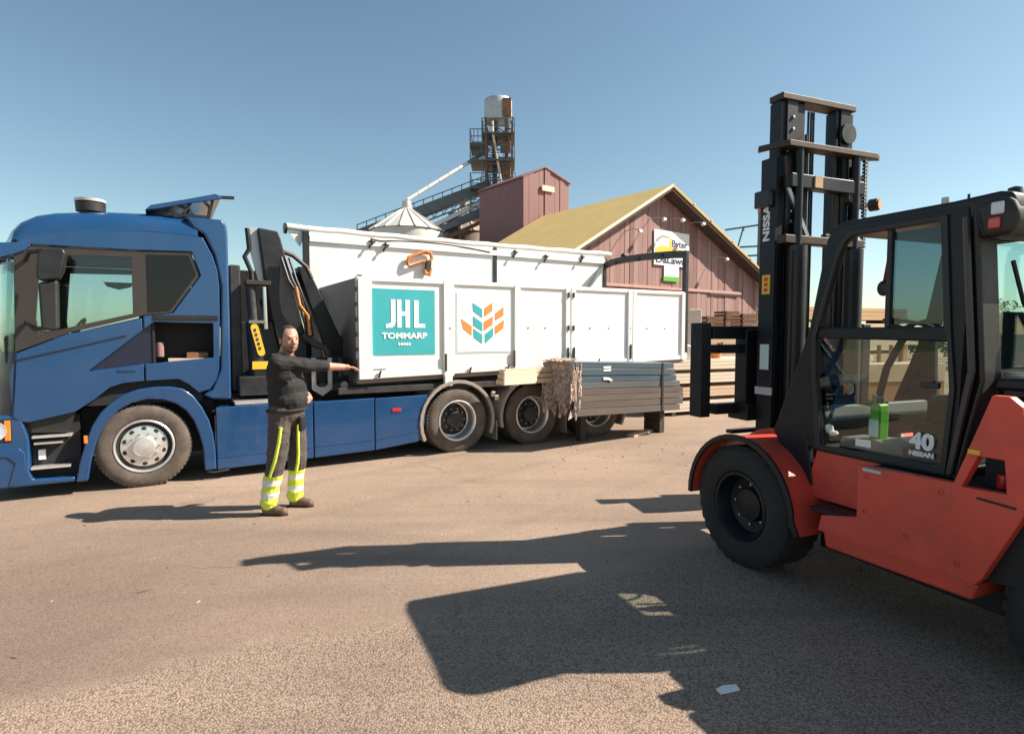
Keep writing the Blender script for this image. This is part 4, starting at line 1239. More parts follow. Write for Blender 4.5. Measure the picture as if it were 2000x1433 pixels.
for z in (3.33, 3.42, 2.62, 2.70):
    MB().lathe([(0, -0.012), (0.012, -0.010), (0.014, 0.01)], (RX0 + 0.004, -0.575, z), 'x', 8).build('rail_bolt', M['steel'], fork)
# exhaust stack, and an unseen post added to cast a second thin shadow
MB().tube([(-1.62, -1.05, 1.45), (-1.62, -1.05, 2.16), (-1.60, -1.03, 2.24), (-1.53, -1.02, 2.27)], 0.035, 12).build('exhaust_stack', M['rusty'], fork)
MB().tube([(-1.86, -0.98, 1.45), (-1.86, -0.98, 1.96)], 0.03, 12).build('shadow_post', M['black'], fork)
MB().lathe([(0, 0), (0.07, 0.0), (0.07, 0.06), (0.0, 0.09)], (-1.86, -0.98, 1.96), 'z', 16).build('shadow_post_cap', M['black'], fork)
# bolts and seams on the red body
for x, z in ((-0.90, 0.69), (-1.15, 0.62), (-1.42, 0.56), (-0.90, 0.90), (-1.33, 0.91)):
    MB().lathe([(0, -0.006), (0.011, -0.004), (0.013, 0.004)], (x, -0.044, z), 'y', 8).build('body_bolt', M['red'], fork)
# carriage with its wide frame
CX0, CX1 = 0.46, 0.55
cg = MB()
cg.box(CX0, CX1, -1.76, -0.06, 1.70, 1.805)
cg.build('carriage_upper_bar', M['fork_dark'], fork, bevel=0.008)
MB().box(CX0, CX1, -1.74, -0.09, 1.585, 1.655).build('carriage_mid_bar', M['fork_dark'], fork, bevel=0.008)
MB().box(CX0, CX1, -1.70, -0.10, 1.09, 1.175).build('carriage_lower_bar', M['fork_dark'], fork, bevel=0.008)
for y in (0.015, -1.80):
    MB().box(0.455, 0.59, y - 0.055, y + 0.045, 1.075, 1.83).build('carriage_end_post', M['fork_dark'], fork, bevel=0.008)
for y in (-0.47, -1.30):
    MB().box(0.44, 0.57, y - 0.085, y + 0.085, 1.04, 1.78).build('fork_shank', M['fork_dark'], fork, bevel=0.01)
    MB().prism([(0.36, 1.04), (0.58, 1.04), (0.58, 1.15), (0.36, 1.18)], y - 0.14, y + 0.14).build('shank_foot', M['fork_dark'], fork, bevel=0.01)
MB().box(0.355, 0.46, -1.12, -0.60, 1.10, 1.78).build('carriage_plate', M['fork_dark'], fork, bevel=0.01)
MB().box(0.20, 0.42, -1.34, -0.38, 0.62, 0.90).build('mast_foot', M['fork_dark'], fork, bevel=0.02)
MB().box(0.45, 0.52, -1.30, -0.26, 0.925, 0.955).build('foot_bar', M['fork_dark'], fork, bevel=0.006)
MB().tube([(0.12, -0.50, 1.02), (0.10, -0.56, 1.10), (0.02, -0.58, 1.06)], 0.03, 8).build('tilt_hose', M['steel'], fork)
MB().tube([(0.20, -0.62, 0.98), (-0.30, -0.5, 0.80)], 0.05, 12).build('tilt_cylinder', M['black'], fork)
MB().tube([(0.095, -0.3, 0.45), (0.095, -1.42, 0.45)], 0.12, 14).build('front_axle', M['fork_dark'], fork)
MB().tube([(-1.98, -0.35, 0.40), (-1.98, -1.35, 0.40)], 0.08, 14).build('rear_axle', M['fork_dark'], fork)

# things lying in the forklift's cab
jug = thing('green_canister', 'bright green plastic canister behind the lower cab window of the forklift', 'canister', FK_LOC, FK_RZ)
MB().box(-0.755, -0.685, -0.44, -0.34, 0.988, 1.30).build('body', M['green'], jug, bevel=0.02, seg=3)
MB().tube([(-0.72, -0.39, 1.30), (-0.72, -0.39, 1.34)], 0.022, 10).build('cap', M['black'], jug)
MB().box(-0.750, -0.690, -0.3385, -0.335, 1.09, 1.20).build('label_sheet', M['pale'], jug)
bag = thing('grey_floor_mat', 'grey folded mat lying on the forklift cab floor', 'mat', FK_LOC, FK_RZ)
MB().prism([(-0.50, 0.988), (-0.95, 0.988), (-0.93, 1.05), (-0.75, 1.075), (-0.52, 1.06)], -0.52, -0.30).build('folded_sheet', M['greywall'], bag, bevel=0.012)
rag = thing('white_rag', 'crumpled white rag by the front corner of the forklift door', 'rag', FK_LOC, FK_RZ)
r_ = MB()
r_.sphere((-0.44, -0.285, 1.10), (0.03, 0.03, 0.035), 8)
r_.sphere((-0.47, -0.29, 1.075), (0.035, 0.03, 0.02), 8)
r_.build('cloth', M['signwhite'], rag)

# ================================================================== TIMBER PACK BY THE TRUCK'S REAR WHEELS
PK_RZ = math.atan2(1.50, 2.02)
TILT = 0.0345
pack = thing('wrapped_timber_pack', 'strapped pack of dark weathered planks with torn wrapping beside the truck wheels', 'timber pack', (0.908, 8.75, 0), PK_RZ)
# local: x along the pack away to the right, y = depth away from camera
ROWS = [(0.505, 0.612, 'oldplank', 2.50), (0.614, 0.720, 'brownplank', 2.53), (0.724, 0.818, 'oldplank', 2.55), (0.820, 0.915, 'brownplank', 2.50), (0.919, 1.018, 'greyplank', 2.46), (1.020, 1.115, 'blueplank', 2.44), (1.119, 1.222, 'blueplank', 2.36), (1.224, 1.325, 'blueplank', 2.28)]
for ri, (z0, z1, mt, L) in enumerate(ROWS):
    for ci in range(4):
        y0 = ci * 0.15
        e = L + random.uniform(-0.10, 0.10) + (0.03 if ci == 0 else 0)
        s0 = random.uniform(-0.03, 0.03)
        pts = [(s0, z0), (e, z0 - TILT * e), (e, z1 - 0.004 * random.random() - (TILT + 0.002) * e), (s0, z1)]
        MB().prism(pts, y0 + random.uniform(0, 0.016), y0 + 0.144).build('plank', M[mt], pack, bevel=0.005)
sp = MB()
sx = 2.0
for k in range(1):
    zt, zb = 1.325 - (TILT + 0.008) * sx + 0.004, 0.505 - TILT * sx - 0.006
    sp.box(sx, sx + 0.045, -0.008, -0.002, zb, zt)
    sp.box(sx, sx + 0.045, -0.008, 0.61, zt, zt + 0.005)
    sp.box(sx, sx + 0.045, -0.008, 0.61, zb - 0.005, zb)
    sp.box(sx, sx + 0.045, 0.602, 0.61, zb, zt)
sp.build('strap', M['black'], pack)
lb = MB()
lb.box(0.62, 0.78, -0.006, 0.002, 1.16, 1.19)
lb.box(0.62, 0.78, -0.006, 0.002, 1.205, 1.235)
lb.prism([(0.62, 1.03), (0.62, 1.07), (0.74, 1.06), (0.82, 1.02), (0.80, 1.0), (0.72, 1.025)], -0.006, 0.002)
lb.build('pack_label', M['signwhite'], pack)
# torn wrapping at the left end: crumpled sheets
rng_ = np.random.default_rng(3)


def crumple(name, P0, U, V, nu, nv, amp, mat, parent, ragged=0.0):
    P0, U, V = np.array(P0, float), np.array(U, float), np.array(V, float)
    N = np.cross(U, V)
    N /= np.linalg.norm(N)
    vs = []
    hang = rng_.uniform(1 - ragged, 1.0, nu + 1)
    for i in range(nu + 1):
        for j in range(nv + 1):
            p = P0 + U * i / nu + V * (j / nv) * hang[i]
            p = p + N * rng_.normal(0, amp) + rng_.normal(0, amp * 0.3, 3)
            vs.append(tuple(p))
    fs = [(i * (nv + 1) + j, (i + 1) * (nv + 1) + j, (i + 1) * (nv + 1) + j + 1, i * (nv + 1) + j + 1) for i in range(nu) for j in range(nv)]
    o = MB().add(vs, fs).build(name, mat, parent, smooth=25)
    md = o.modifiers.new('thick', 'SOLIDIFY')
    md.thickness = 0.004
    return o


crumple('torn_wrapping', (-0.04, 0.64, 1.30), (0.02, -0.66, 0.02), (-0.05, 0, -0.86), 34, 30, 0.017, M['wrap'], pack, 0.3)
crumple('torn_wrapping', (-0.09, 0.60, 1.08), (0.05, -0.54, -0.02), (-0.03, 0, -0.44), 30, 20, 0.018, M['wrap'], pack, 0.4)
crumple('torn_wrapping', (-0.14, 0.56, 1.33), (0.02, -0.42, 0.0), (0.34, 0, 0.03), 16, 16, 0.010, M['wrap'], pack, 0.3)
for k in range(7):
    crumple('wrapping_strip', (-0.03 + 0.028 * k, 0.0 - 0.006 * (k % 2), 1.30 - 0.05 * (k % 3)), (0.022, -0.004, 0.0), (random.uniform(-0.03, 0.03), -0.012, -random.uniform(0.45, 0.92)), 2, 18, 0.006, M['wrap'], pack, 0.1)

# pale boards sticking out of the pack's left end
for k in range(3):
    z = 1.0 + k * 0.075
    MB().box(-0.98 + 0.03 * k, -0.03, 0.40 + 0.02 * k, 0.60, z, z + 0.068).build('pale_board', M['pine'], pack, bevel=0.006)
MB().box(-1.0, -0.40, 0.36, 0.40, 1.0, 1.20).build('pale_board', M['pale_pine'], pack, bevel=0.006)
# bearers under the pack
for x, yb in ((2.28, 0.26), (0.62, 0.50)):
    h = 0.50 - TILT * x
    for z0, z1, lab in ((0.0, h * 0.5 - 0.004, 'lower'), (h * 0.5, h - 0.008, 'upper')):
        d = MB().box(x, x + 0.13, yb, 0.62, z0, z1).build('bearer', M['bearer'], None, bevel=0.008)
        d.location = (0.908, 8.75, 0)
        d.rotation_euler = (0, 0, PK_RZ)
        tag(d, lab + (' dark wooden bearer under the strapped end of the timber pack' if x > 1 else ' dark wooden bearer under the torn end of the timber pack'), 'bearer', 'bearers under the timber pack')
pk = MB().box(1.45, 2.5, -0.30, -0.16, 0.0, 0.045).build('loose_plank', M['pine'], None, bevel=0.006)
pk.location = (0.908, 8.95, 0)
pk.rotation_euler = (0, 0, PK_RZ + 0.25)
tag(pk, 'single pale plank lying on the asphalt under the timber pack', 'plank')

# ================================================================== LUMBER YARD BEHIND
def lumber_pack(name, label, loc, rz, L, rows, cols, th, w, mt, group, bear=True):
    root = thing(name, label, 'lumber pack', loc, rz, group)
    z = 0.0
    if bear:
        for x in (0.25, L / 2, L - 0.35):
            MB().box(x, x + 0.1, 0.0, cols * w, 0.0, 0.085).build('bearer', M['bearer'], root)
        z = 0.085
    me = None
    for r in range(rows):
        for c in range(cols):
            if c > 0 and r < rows - 1:
                continue
            if me is None:
                me = MB().box(0, L, 0, w - 0.006, 0, th - 0.006).mesh('plank', M[mt])
            o = bpy.data.objects.new('plank', me)
            COL.objects.link(o)
            o.parent = root
            o.location = (random.uniform(-0.05, 0.05), c * w + random.uniform(-0.006, 0.006), z + r * th)
    if cols > 1:
        MB().box(0.03, L - 0.03, w + 0.01, cols * w - 0.01, z, z + (rows - 1) * th - 0.004).build('core', M[mt], root)
    return root, z + rows * th


GL = 'lumber packs stacked behind the forklift carriage'
zz = 0.0
LBL = ['lowest pale lumber pack of the stack behind the forklift carriage', 'second pale lumber pack from the ground behind the forklift carriage',
       'third pale lumber pack from the ground behind the forklift carriage', 'topmost whitish lumber pack of the stack behind the forklift carriage']
for i in range(4):
    _, h = lumber_pack('lumber_pack', LBL[i], (3.1 + random.uniform(-.05, .05), 12.3, zz), rad(24), 6.6, 3, 4, 0.071, 0.24, ['pale_pine', 'pine', 'pale_pine', 'pale_pine'][i], GL)
    zz += h
TOPZ = zz
# taller stack further right, seen between mast and cab
GR = 'tan lumber packs in the tall stack behind the mast'
z2 = 0.0
LB2 = ['tan lumber pack at the foot of the tall stack', 'tan lumber pack second up in the tall stack', 'tan lumber pack third up in the tall stack',
       'tan lumber pack fourth up in the tall stack', 'tan lumber pack fifth up in the tall stack', 'tan lumber pack on top of the tall stack']
for i in range(6):
    _, h = lumber_pack('lumber_pack', LB2[i] + ' behind the mast', (6.55 + 0.06 * (i % 2), 14.4, z2), rad(24), 4.6, 3, 4, 0.105, 0.24, ['tan_pine', 'pine', 'tan_pine', 'pine', 'pine', 'tan_pine'][i], GR)
    z2 += h
# brown crates on a further stack
_, hb = lumber_pack('lumber_pack', 'pale lumber pack carrying the brown crates by the barn', (5.3, 17.2, 0.0), rad(24), 3.6, 12, 3, 0.15, 0.3, 'pine', None)


def crate(label, x, y, z, w, d, h, rz):
    r = thing('brown_crate', label, 'crate', (x, y, z), rz, 'brown crates on the lumber')
    for k in range(3):
        z0 = k * h / 3
        for nm, a in (('front', (0, w, 0, 0.03)), ('back', (0, w, d - 0.03, d))):
            MB().box(a[0], a[1], a[2], a[3], z0 + 0.012, z0 + h / 3 - 0.012).build('slat', M['brownwood'], r)
        MB().box(0, 0.03, 0.03, d - 0.03, z0 + 0.012, z0 + h / 3 - 0.012).build('slat', M['brownwood'], r)
        MB().box(w - 0.03, w, 0.03, d - 0.03, z0 + 0.012, z0 + h / 3 - 0.012).build('slat', M['brownwood'], r)
    MB().box(0.03, w - 0.03, 0.03, d - 0.03, 0, 0.03).build('base', M['brownwood'], r)
    MB().box(0.03, 0.07, 0.03, 0.07, 0.03, h).build('corner_post', M['brownwood'], r)
    return r


crate('brown slatted crate at the left of the crate row by the barn', 5.72, 17.45, hb, 0.62, 0.5, 0.36, rad(24))
crate('lower brown slatted crate at the middle of the crate row by the barn', 6.36, 17.75, hb, 0.58, 0.5, 0.26, rad(24))
crate('upper brown slatted crate resting on the middle crate by the barn', 6.38, 17.76, hb + 0.262, 0.54, 0.5, 0.26, rad(24))
crate('brown slatted crate at the right end of the crate row behind the mast', 6.98, 18.02, hb, 0.6, 0.5, 0.45, rad(24))
# small cream block stack beside the rear post of the container
for k, lab in enumerate(('cream paper wrapped block at the bottom beside the container rear post', 'cream paper wrapped block in the middle beside the container rear post', 'cream paper wrapped block on top beside the container rear post')):
    b_ = MB().box(-0.14, 0.14, -0.14, 0.14, 0.0, 0.355).build('wrapped_block', M['pale_pine'], None, bevel=0.015)
    b_.location = (4.02, 13.2, TOPZ + k * 0.36)
    tag(b_, lab, 'block', 'cream blocks on the lumber')


# ------------------------------------------------------------------ plants
def leaf_cloud(n, c, r, size, seed, shell=0.5):
    rg = np.random.default_rng(seed)
    mb = MB()
    clumps = [(np.array(c) + rg.normal(0, 1, 3) * np.array(r) * 0.55, rg.uniform(0.22, 0.45)) for _ in range(max(4, n // 60))]
    for i in range(n):
        cc, cr = clumps[rg.integers(len(clumps))]
        d = rg.normal(0, 1, 3)
        d /= np.linalg.norm(d)
        p = cc + d * np.array(r) * cr * rg.uniform(shell, 1.0)
        a = rg.normal(0, 1, 3)
        a /= np.linalg.norm(a)
        b = np.cross(a, rg.normal(0, 1, 3))
        b /= np.linalg.norm(b)
        s = size * rg.uniform(0.6, 1.3)
        mb.add([p - a * s, p + b * s * 0.45, p + a * s, p - b * s * 0.45], [(0, 1, 2, 3)], int(rg.integers(2)))
    return mb


pot = thing('potted_plant', 'leaning green potted plant on the lumber beside the container rear post', 'plant', (3.45, 12.75, TOPZ))
MB().lathe([(0.0, 0.0), (0.08, 0.0), (0.11, 0.16), (0.10, 0.16), (0.0, 0.14)], (0, 0, 0), 'z', 16).build('pot', M['conc'], pot)
MB().tube([(0, 0, 0.12), (0.03, 0, 0.35), (-0.04, 0, 0.6)], 0.012, 6).build('stem', M['bark'], pot)
leaf_cloud(260, (0.02, 0, 0.42), (0.16, 0.16, 0.34), 0.045, 5).build('foliage', [M['leafy'], M['leafy2']], pot)
pot2 = thing('flowering_plant', 'yellow green bushy plant on the lumber behind the carriage end post', 'plant', (4.55, 13.25, TOPZ))
MB().lathe([(0.0, 0.0), (0.10, 0.0), (0.13, 0.14), (0.0, 0.13)], (0, 0, 0), 'z', 16).build('pot', M['orange'], pot2)
leaf_cloud(220, (0, 0, 0.24), (0.26, 0.2, 0.16), 0.04, 8).build('foliage', [M['leafy2'], M['yellow']], pot2)
sack = thing('white_sack', 'small white sack standing beside the leaning potted plant', 'sack', (3.78, 12.85, TOPZ))
sk_ = MB()
sk_.prism([(-0.12, 0.0), (0.12, 0.0), (0.14, 0.12), (0.11, 0.27), (0.03, 0.30), (-0.10, 0.28), (-0.14, 0.13)], -0.09, 0.09)
sk_.build('bag', M['signwhite'], sack, bevel=0.04, seg=3)


def tree(label, x, y, h, r, seed, n=1600):
    t = thing('leafy_tree', label, 'tree', (x, y, 0), 0, 'trees beyond the yard')
    tr = MB()
    tr.tube([(0, 0, 0), (0.05, 0, h * 0.3), (0, 0.05, h * 0.6), (0.05, 0, h * 0.85)], [0.16, 0.12, 0.08, 0.03], 8)
    rg = np.random.default_rng(seed)
    for k in range(7):
        a = rg.uniform(0, 6.28)
        z = h * rg.uniform(0.3, 0.65)
        tr.tube([(0, 0, z), (math.cos(a) * r * 0.4, math.sin(a) * r * 0.4, z + h * 0.12), (math.cos(a) * r * 0.75, math.sin(a) * r * 0.75, z + h * 0.2)], [0.05, 0.035, 0.012], 6)
    tr.build('trunk', M['bark'], t)
    leaf_cloud(n, (0, 0, h * 0.62), (r, r, h * 0.40), 0.13, seed).build('crown', [M['leafy'], M['leafy2']], t)
    return t


tree('round green tree at the right edge seen through the forklift rear window', 24.5, 30, 2.7, 1.9, 11)
tree('lower bushy tree beside the round tree at the right edge', 21.6, 29, 2.2, 1.6, 12)
tree('tallest green tree hidden behind the forklift cab pillar', 28.5, 34, 3.3, 2.2, 13)
tree('small green tree showing through the forklift side window', 17.2, 34, 3.0, 1.6, 14)

hd = thing('garden_hedge', 'low dark hedge far beyond the forklift windows at the right', 'hedge', (26.0, 40.0, 0))
hb2 = MB()
for k in range(12):
    q = leaf_cloud(260, (-9 + k * 1.9, 0, 0.9), (1.4, 0.8, 0.9), 0.16, 40 + k)
    hb2.add(q.v, q.f)
    hb2.m[-len(q.m):] = q.m
hb2.build('foliage', [M['leafy'], M['leafy2']], hd)

# timber rack on the forklift's far side, seen through its door
rack = thing('timber_rack', 'open timber rack with tan rails and a plywood front beyond the forklift door', 'rack', (2.96, 5.84, 0), rad(14))
RL = 1.62


def rk(x0, x1, y0, y1, z0, z1, name, mt, bv=0.006):
    MB().box(x0, x1, y0, y1, z0, z1).build(name, M[mt], rack, bevel=bv)


rk(0.0, RL, 0.30, 0.40, 1.62, 1.73, 'top_rail', 'pale_pine')
rk(-0.05, RL, 0.0, 0.40, 1.36, 1.43, 'shelf_board', 'pine')
rk(-0.05, RL, -0.03, -0.002, 1.25, 1.435, 'shelf_edge', 'pine')
MB().prism([(0.0, 1.245), (RL, 1.245), (RL, 1.10), (1.36, 0.86), (0.80, 1.06), (0.0, 1.16)], -0.02, 0.0).build('plywood_front', M['plywood'], rack)
for x in (0.18, 0.36, 0.56, 0.98, 1.14, 1.30, 1.44):
    rk(x, x + 0.03, 0.34, 0.37, 1.433, 1.617, 'baluster', 'rust', 0.003)
for x in (0.0, 0.74, RL - 0.09):
    rk(x, x + 0.09, 0.10, 0.19, 0.0, 1.357, 'leg', 'tan_pine')
    rk(x, x + 0.07, 0.405, 0.47, 0.0, 1.73, 'upright', 'tan_pine')
MB().box(0.05, RL - 0.05, 0.22, 0.26, 0.12, 1.35).build('shade_board', M['bearer'], rack)  # board added to make the rack's ground shadow solid

# ================================================================== BARN
BN_LOC, BN_RZ = (7.513, 30.64, 0.0), math.atan2(0.6, 0.8)
SG_LOC = (8.11, 31.09, 0.0)       # signs and lamps sit a little to the right along the gable
LH_LOC = (7.993, 30.0, 0.0)
barn = thing('barn', 'red brown board barn with a mossy ochre roof', 'barn', BN_LOC, BN_RZ)
RZG = 8.95          # underside of the ridge at the gable
SL, SR = 0.567, 0.452
BLN = 9.3


def gz(u):
    return RZG - (SL * -u if u < 0 else SR * u) - 0.14


edges = [-7.6]
while edges[-1] < 9.2:
    edges.append(edges[-1] + random.choice((0.30, 0.34, 0.38)))
for a, b in zip(edges[:-1], edges[1:]):
    dy = random.uniform(0, 0.035)
    c = 0.5 * (a + b)
    pts = [(a, 0.0), (b - 0.018, 0.0), (b - 0.018, gz(b - 0.018))]
    if a < 0 < b:
        pts.append((0.0, gz(0)))
    pts.append((a, gz(a)))
    MB().prism(pts, -0.02 - dy, 0.03).build('wall_board', M[random.choice(('barn', 'barn', 'barn2', 'barn3'))], barn)
MB().prism([(-7.6, 0), (9.2, 0), (9.2, gz(9.2)), (0, gz(0)), (-7.6, gz(-7.6))], 0.032, 0.12).build('gable_backing', M['soffit'], barn)
MB().box(-7.6, -7.5, 0.12, BLN, 0, 4.5).build('side_wall', M['barn3'], barn)
MB().box(9.1, 9.2, 0.12, BLN, 0, 4.6).build('side_wall', M['barn3'], barn)
OV = -0.80
UL, UR = -8.6, 10.2


def slab(u0, z0, u1, z1, th):
    return [(u0, z0), (u1, z1), (u1, z1 + th), (u0, z0 + th)]


RT = 9.0
MB().prism([(UL, RT + SL * UL), (0, RT), (0, RT + 0.13), (UL, RT + SL * UL + 0.12)], OV, BLN).build('roof_left', M['roof'], barn)
MB().prism([(0.001, RT), (UR, RT - SR * UR), (UR, RT - SR * UR + 0.12), (0.001, RT + 0.13)], OV, BLN).build('roof_right', M['roof'], barn)
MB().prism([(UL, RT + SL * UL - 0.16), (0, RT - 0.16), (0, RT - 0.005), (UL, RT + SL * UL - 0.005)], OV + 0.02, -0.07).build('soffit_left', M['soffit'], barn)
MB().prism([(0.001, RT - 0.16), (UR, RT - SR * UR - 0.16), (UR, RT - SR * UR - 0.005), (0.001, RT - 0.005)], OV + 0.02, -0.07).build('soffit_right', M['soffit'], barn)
MB().prism([(UL, RT + SL * UL - 0.02), (0, RT - 0.02), (0, RT + 0.14), (UL, RT + SL * UL + 0.13)], OV - 0.04, OV - 0.001).build('bargeboard', M['pale_pine'], barn)
MB().prism([(0.001, RT + 0.02), (UR, RT - SR * UR + 0.02), (UR, RT - SR * UR + 0.13), (0.001, RT + 0.14)], OV - 0.04, OV - 0.001).build('bargeboard', M['roof'], barn)
for u in (1.7, 3.2, 5.2, 7.0):
    z = RT - SR * u
    MB().box(u - 0.06, u + 0.10, OV - 0.07, OV + 0.5, z + 0.10, z + 0.17).build('roof_clip', M['galv'], barn)
MB().box(-4.7, 7.3, -0.12, -0.062, 3.98, 4.12).build('wall_batten', M['batten'], barn)
MB().box(-4.6, -3.25, -0.11, -0.06, 3.80, 3.97).build('door_track', M['soffit'], barn)
MB().box(4.2, 7.05, -0.13, -0.06, 3.86, 3.975).build('door_track', M['soffit'], barn)
# lamps on arms
LG = 'lamps on arms under the barn roof'
for u, z, lab in ((-3.30, 6.55, 'white floodlight on an arm at the lowest left of the barn gable'), (-1.55, 7.30, 'white floodlight on an arm left of the gable top'),
                  (-0.1, 7.42, 'white floodlight on an arm below the gable top of the barn'), (1.6, 7.42, 'white floodlight on an arm close under the right barn soffit'),
                  (3.75, 5.75, 'dark floodlight on an arm at the right of the barn gable')):
    lm = thing('barn_floodlight', lab, 'lamp', SG_LOC, BN_RZ, LG)
    MB().tube([(u, -0.05, z + 0.12), (u, -0.45, z + 0.16), (u, -0.95, z + 0.06)], 0.022, 6).build('arm', M['galv'], lm)
    MB().prism([(-1.05, z - 0.06), (-0.90, z - 0.11), (-0.86, z + 0.03), (-1.0, z + 0.07)], u - 0.10, u + 0.10, 'x').build('lamp_head', M['signwhite'] if u < 3 else M['galv'], lm, bevel=0.02)
# signs
sg = thing('barn_shop_sign', 'white shop sign with blue writing and a yellow stripe on the barn gable', 'sign', SG_LOC, BN_RZ)
MB().box(-1.275, 1.56, -0.13, -0.075, 5.20, 6.97).build('board', M['signwhite'], sg, bevel=0.01)
MB().prism([(-1.20, 6.02), (-0.7, 6.20), (1.52, 6.02), (1.52, 5.80), (-0.4, 5.90), (-1.20, 5.80)], -0.140, -0.131).build('stripe', M['yellow'], sg)
MB().prism([(-0.10, 6.15), (0.12, 6.15), (0.05, 6.66), (-0.06, 6.66)], -0.140, -0.131).build('spike', M['yellow'], sg)
MB().prism([(-1.15, 6.42), (-0.90, 6.62), (-0.65, 6.74), (-0.15, 6.70), (-0.15, 6.60), (-0.6, 6.62), (-0.85, 6.50), (-1.05, 6.32)], -0.140, -0.131).build('emblem', M['steel'], sg)
lettering('Byter', 0.50, (0.12, -0.131, 6.20), (1, 0, 0), (0, 0, 1), M['ink'], sg, width=1.28, bold=0.012, depth=0.004)
lettering('DaLawai', 0.48, (-1.15, -0.131, 5.33), (1, 0, 0), (0, 0, 1), M['ink'], sg, width=2.55, bold=0.016, depth=0.004)
s2 = thing('white_green_poster', 'white poster with a bright green foot below the barn shop sign', 'sign', SG_LOC, BN_RZ)
MB().box(-0.46, 0.72, -0.125, -0.075, 4.42, 5.19).build('sheet', M['signwhite'], s2)
MB().box(-0.52, 0.72, -0.135, -0.126, 4.42, 4.66).build('foot', M['green'], s2)

# ------------------------------------------------------------------ grain lift housing behind the barn
hh = thing('lift_house', 'tall plum coloured lift house with a ridged top behind the barn roof', 'building', LH_LOC, BN_RZ)
HV0, HV1 = 10.25, 15.1
ed = [-1.48, -1.05, -0.62, -0.18, 0.25, 0.70, 1.12, 1.55, 1.94, 2.34]


def hz(u):
    return 12.16 - (0.468 * (0.25 - u) if u < 0.25 else 0.316 * (u - 0.25))


for a, b in zip(ed[:-1], ed[1:]):
    dy = random.choice((0.0, 0.03, 0.055))
    MB().prism([(a, 3), (b - 0.02, 3), (b - 0.02, hz(b - 0.02)), (a, hz(a))], HV0 - 0.03 - dy, HV0 + 0.02).build('wall_sheet', M['house'], hh)
MB().prism([(-1.46, 3), (2.32, 3), (2.32, hz(2.32) - 0.02), (0.25, hz(0.25) - 0.02), (-1.46, hz(-1.46) - 0.02)], HV0 + 0.022, HV1).build('shaft', M['house'], hh)
MB().prism([(-1.58, hz(-1.48) - 0.03), (0.25, 12.19), (2.44, hz(2.34) - 0.03), (2.44, hz(2.34) + 0.05), (0.25, 12.27), (-1.58, hz(-1.48) + 0.05)], HV0 - 0.14, HV1 + 0.1).build('roof', M['house'], hh)
MB().box(-0.05, 0.95, HV0 - 0.20, HV0 - 0.09, 10.72, 11.05).build('hatch_sign', M['pale_pine'], hh)

# ------------------------------------------------------------------ elevator tower, conveyors, silos
tw = thing('elevator_tower', 'open steel elevator tower with platforms and a silver head drum', 'tower', (-1.05, 45.0, 0))
for x, y, mt in ((-0.85, -1.1, 'rust'), (1.05, -1.1, 'rust'), (-0.85, 1.1, 'galvdark'), (1.05, 1.1, 'rust')):
    MB().bar((x, y, 0), (x, y, 17.3), 0.17).build('column', M[mt], tw)
br = MB()
for k in range(8, 17):
    z = k
    br.bar((-0.85, -1.1, z), (1.05, -1.1, z), 0.09)
    br.bar((-0.85, 1.1, z), (1.05, 1.1, z), 0.09)
    br.bar((-0.85, -1.1, z), (-0.85, 1.1, z), 0.09)
    br.bar((1.05, -1.1, z), (1.05, 1.1, z), 0.09)
    s = 1 if k % 2 else -1
    br.bar((-0.85 * s if s > 0 else 1.05, -1.1, z), (1.05 if s > 0 else -0.85, -1.1, z + 1), 0.06)
    br.bar((-0.85, 1.1 * s, z), (-0.85, -1.1 * s, z + 1), 0.06)
br.build('bracing', M['galvdark'], tw, kind='stuff')
MB().box(-0.40, -0.05, -0.3, 0.1, 0, 17.3).build('elevator_leg', M['galvdark'], tw, bevel=0.02)
MB().box(0.50, 0.78, -0.3, 0.0, 0, 17.2).build('elevator_leg', M['rust'], tw, bevel=0.02)
ld = MB()
for s in (-0.2, 0.2):
    ld.bar((-1.05, s - 1.2, 8), (-1.05, s - 1.2, 17), 0.05)
for k in range(30):
    ld.bar((-1.05, -1.4, 8 + k * 0.3), (-1.05, -1.0, 8 + k * 0.3), 0.03)
ld.build('ladder', M['galvdark'], tw, kind='stuff')
for z, x0, x1 in ((16.05, -1.15, 1.25), (14.15, -2.0, 1.25), (12.2, -2.0, 1.3), (10.3, -2.0, 1.2), (15.3, -2.0, -0.8)):
    pf = MB().box(x0, x1, -1.5, 1.5, z, z + 0.10).build('platform', M['galvdark'], tw)
    rl = MB()
    for yy in (-1.47, 1.47):
        for dz in (0.55, 1.05):
            rl.bar((x0 + .03, yy, z + dz), (x1 - .03, yy, z + dz), 0.05)
        for k in range(5):
            x = x0 + .03 + (x1 - x0 - .06) * k / 4
            rl.bar((x, yy, z + 0.1), (x, yy, z + 1.05), 0.05)
    for dz in (0.55, 1.05):
        rl.bar((x0 + .03, -1.47, z + dz), (x0 + .03, 1.47, z + dz), 0.05)
    rl.build('railing', M['galvdark'], pf, kind='stuff')
pj = MB()
for k in range(26):
    z = 8.2 + k * 0.34
    pj.bar((random.uniform(-0.8, 0.9), -1.05, z), (random.uniform(-0.8, 0.9), random.uniform(-0.6, 1.0), z + random.uniform(-0.3, 0.5)), 0.07)
pj.build('pipework', M['galvdark'], tw, kind='stuff')
for z in (9.2, 11.2, 13.1, 15.0):
    MB().box(0.2, 0.95, -0.9, -0.2, z, z + 0.7).build('drive_housing', M['rust'], tw, bevel=0.04)
MB().tube([(0.75, -1.6, 16.3), (0.75, -1.6, 16.9), (0.95, -1.5, 16.9)], 0.25, 12).build('drive_motor', M['galvdark'], tw)
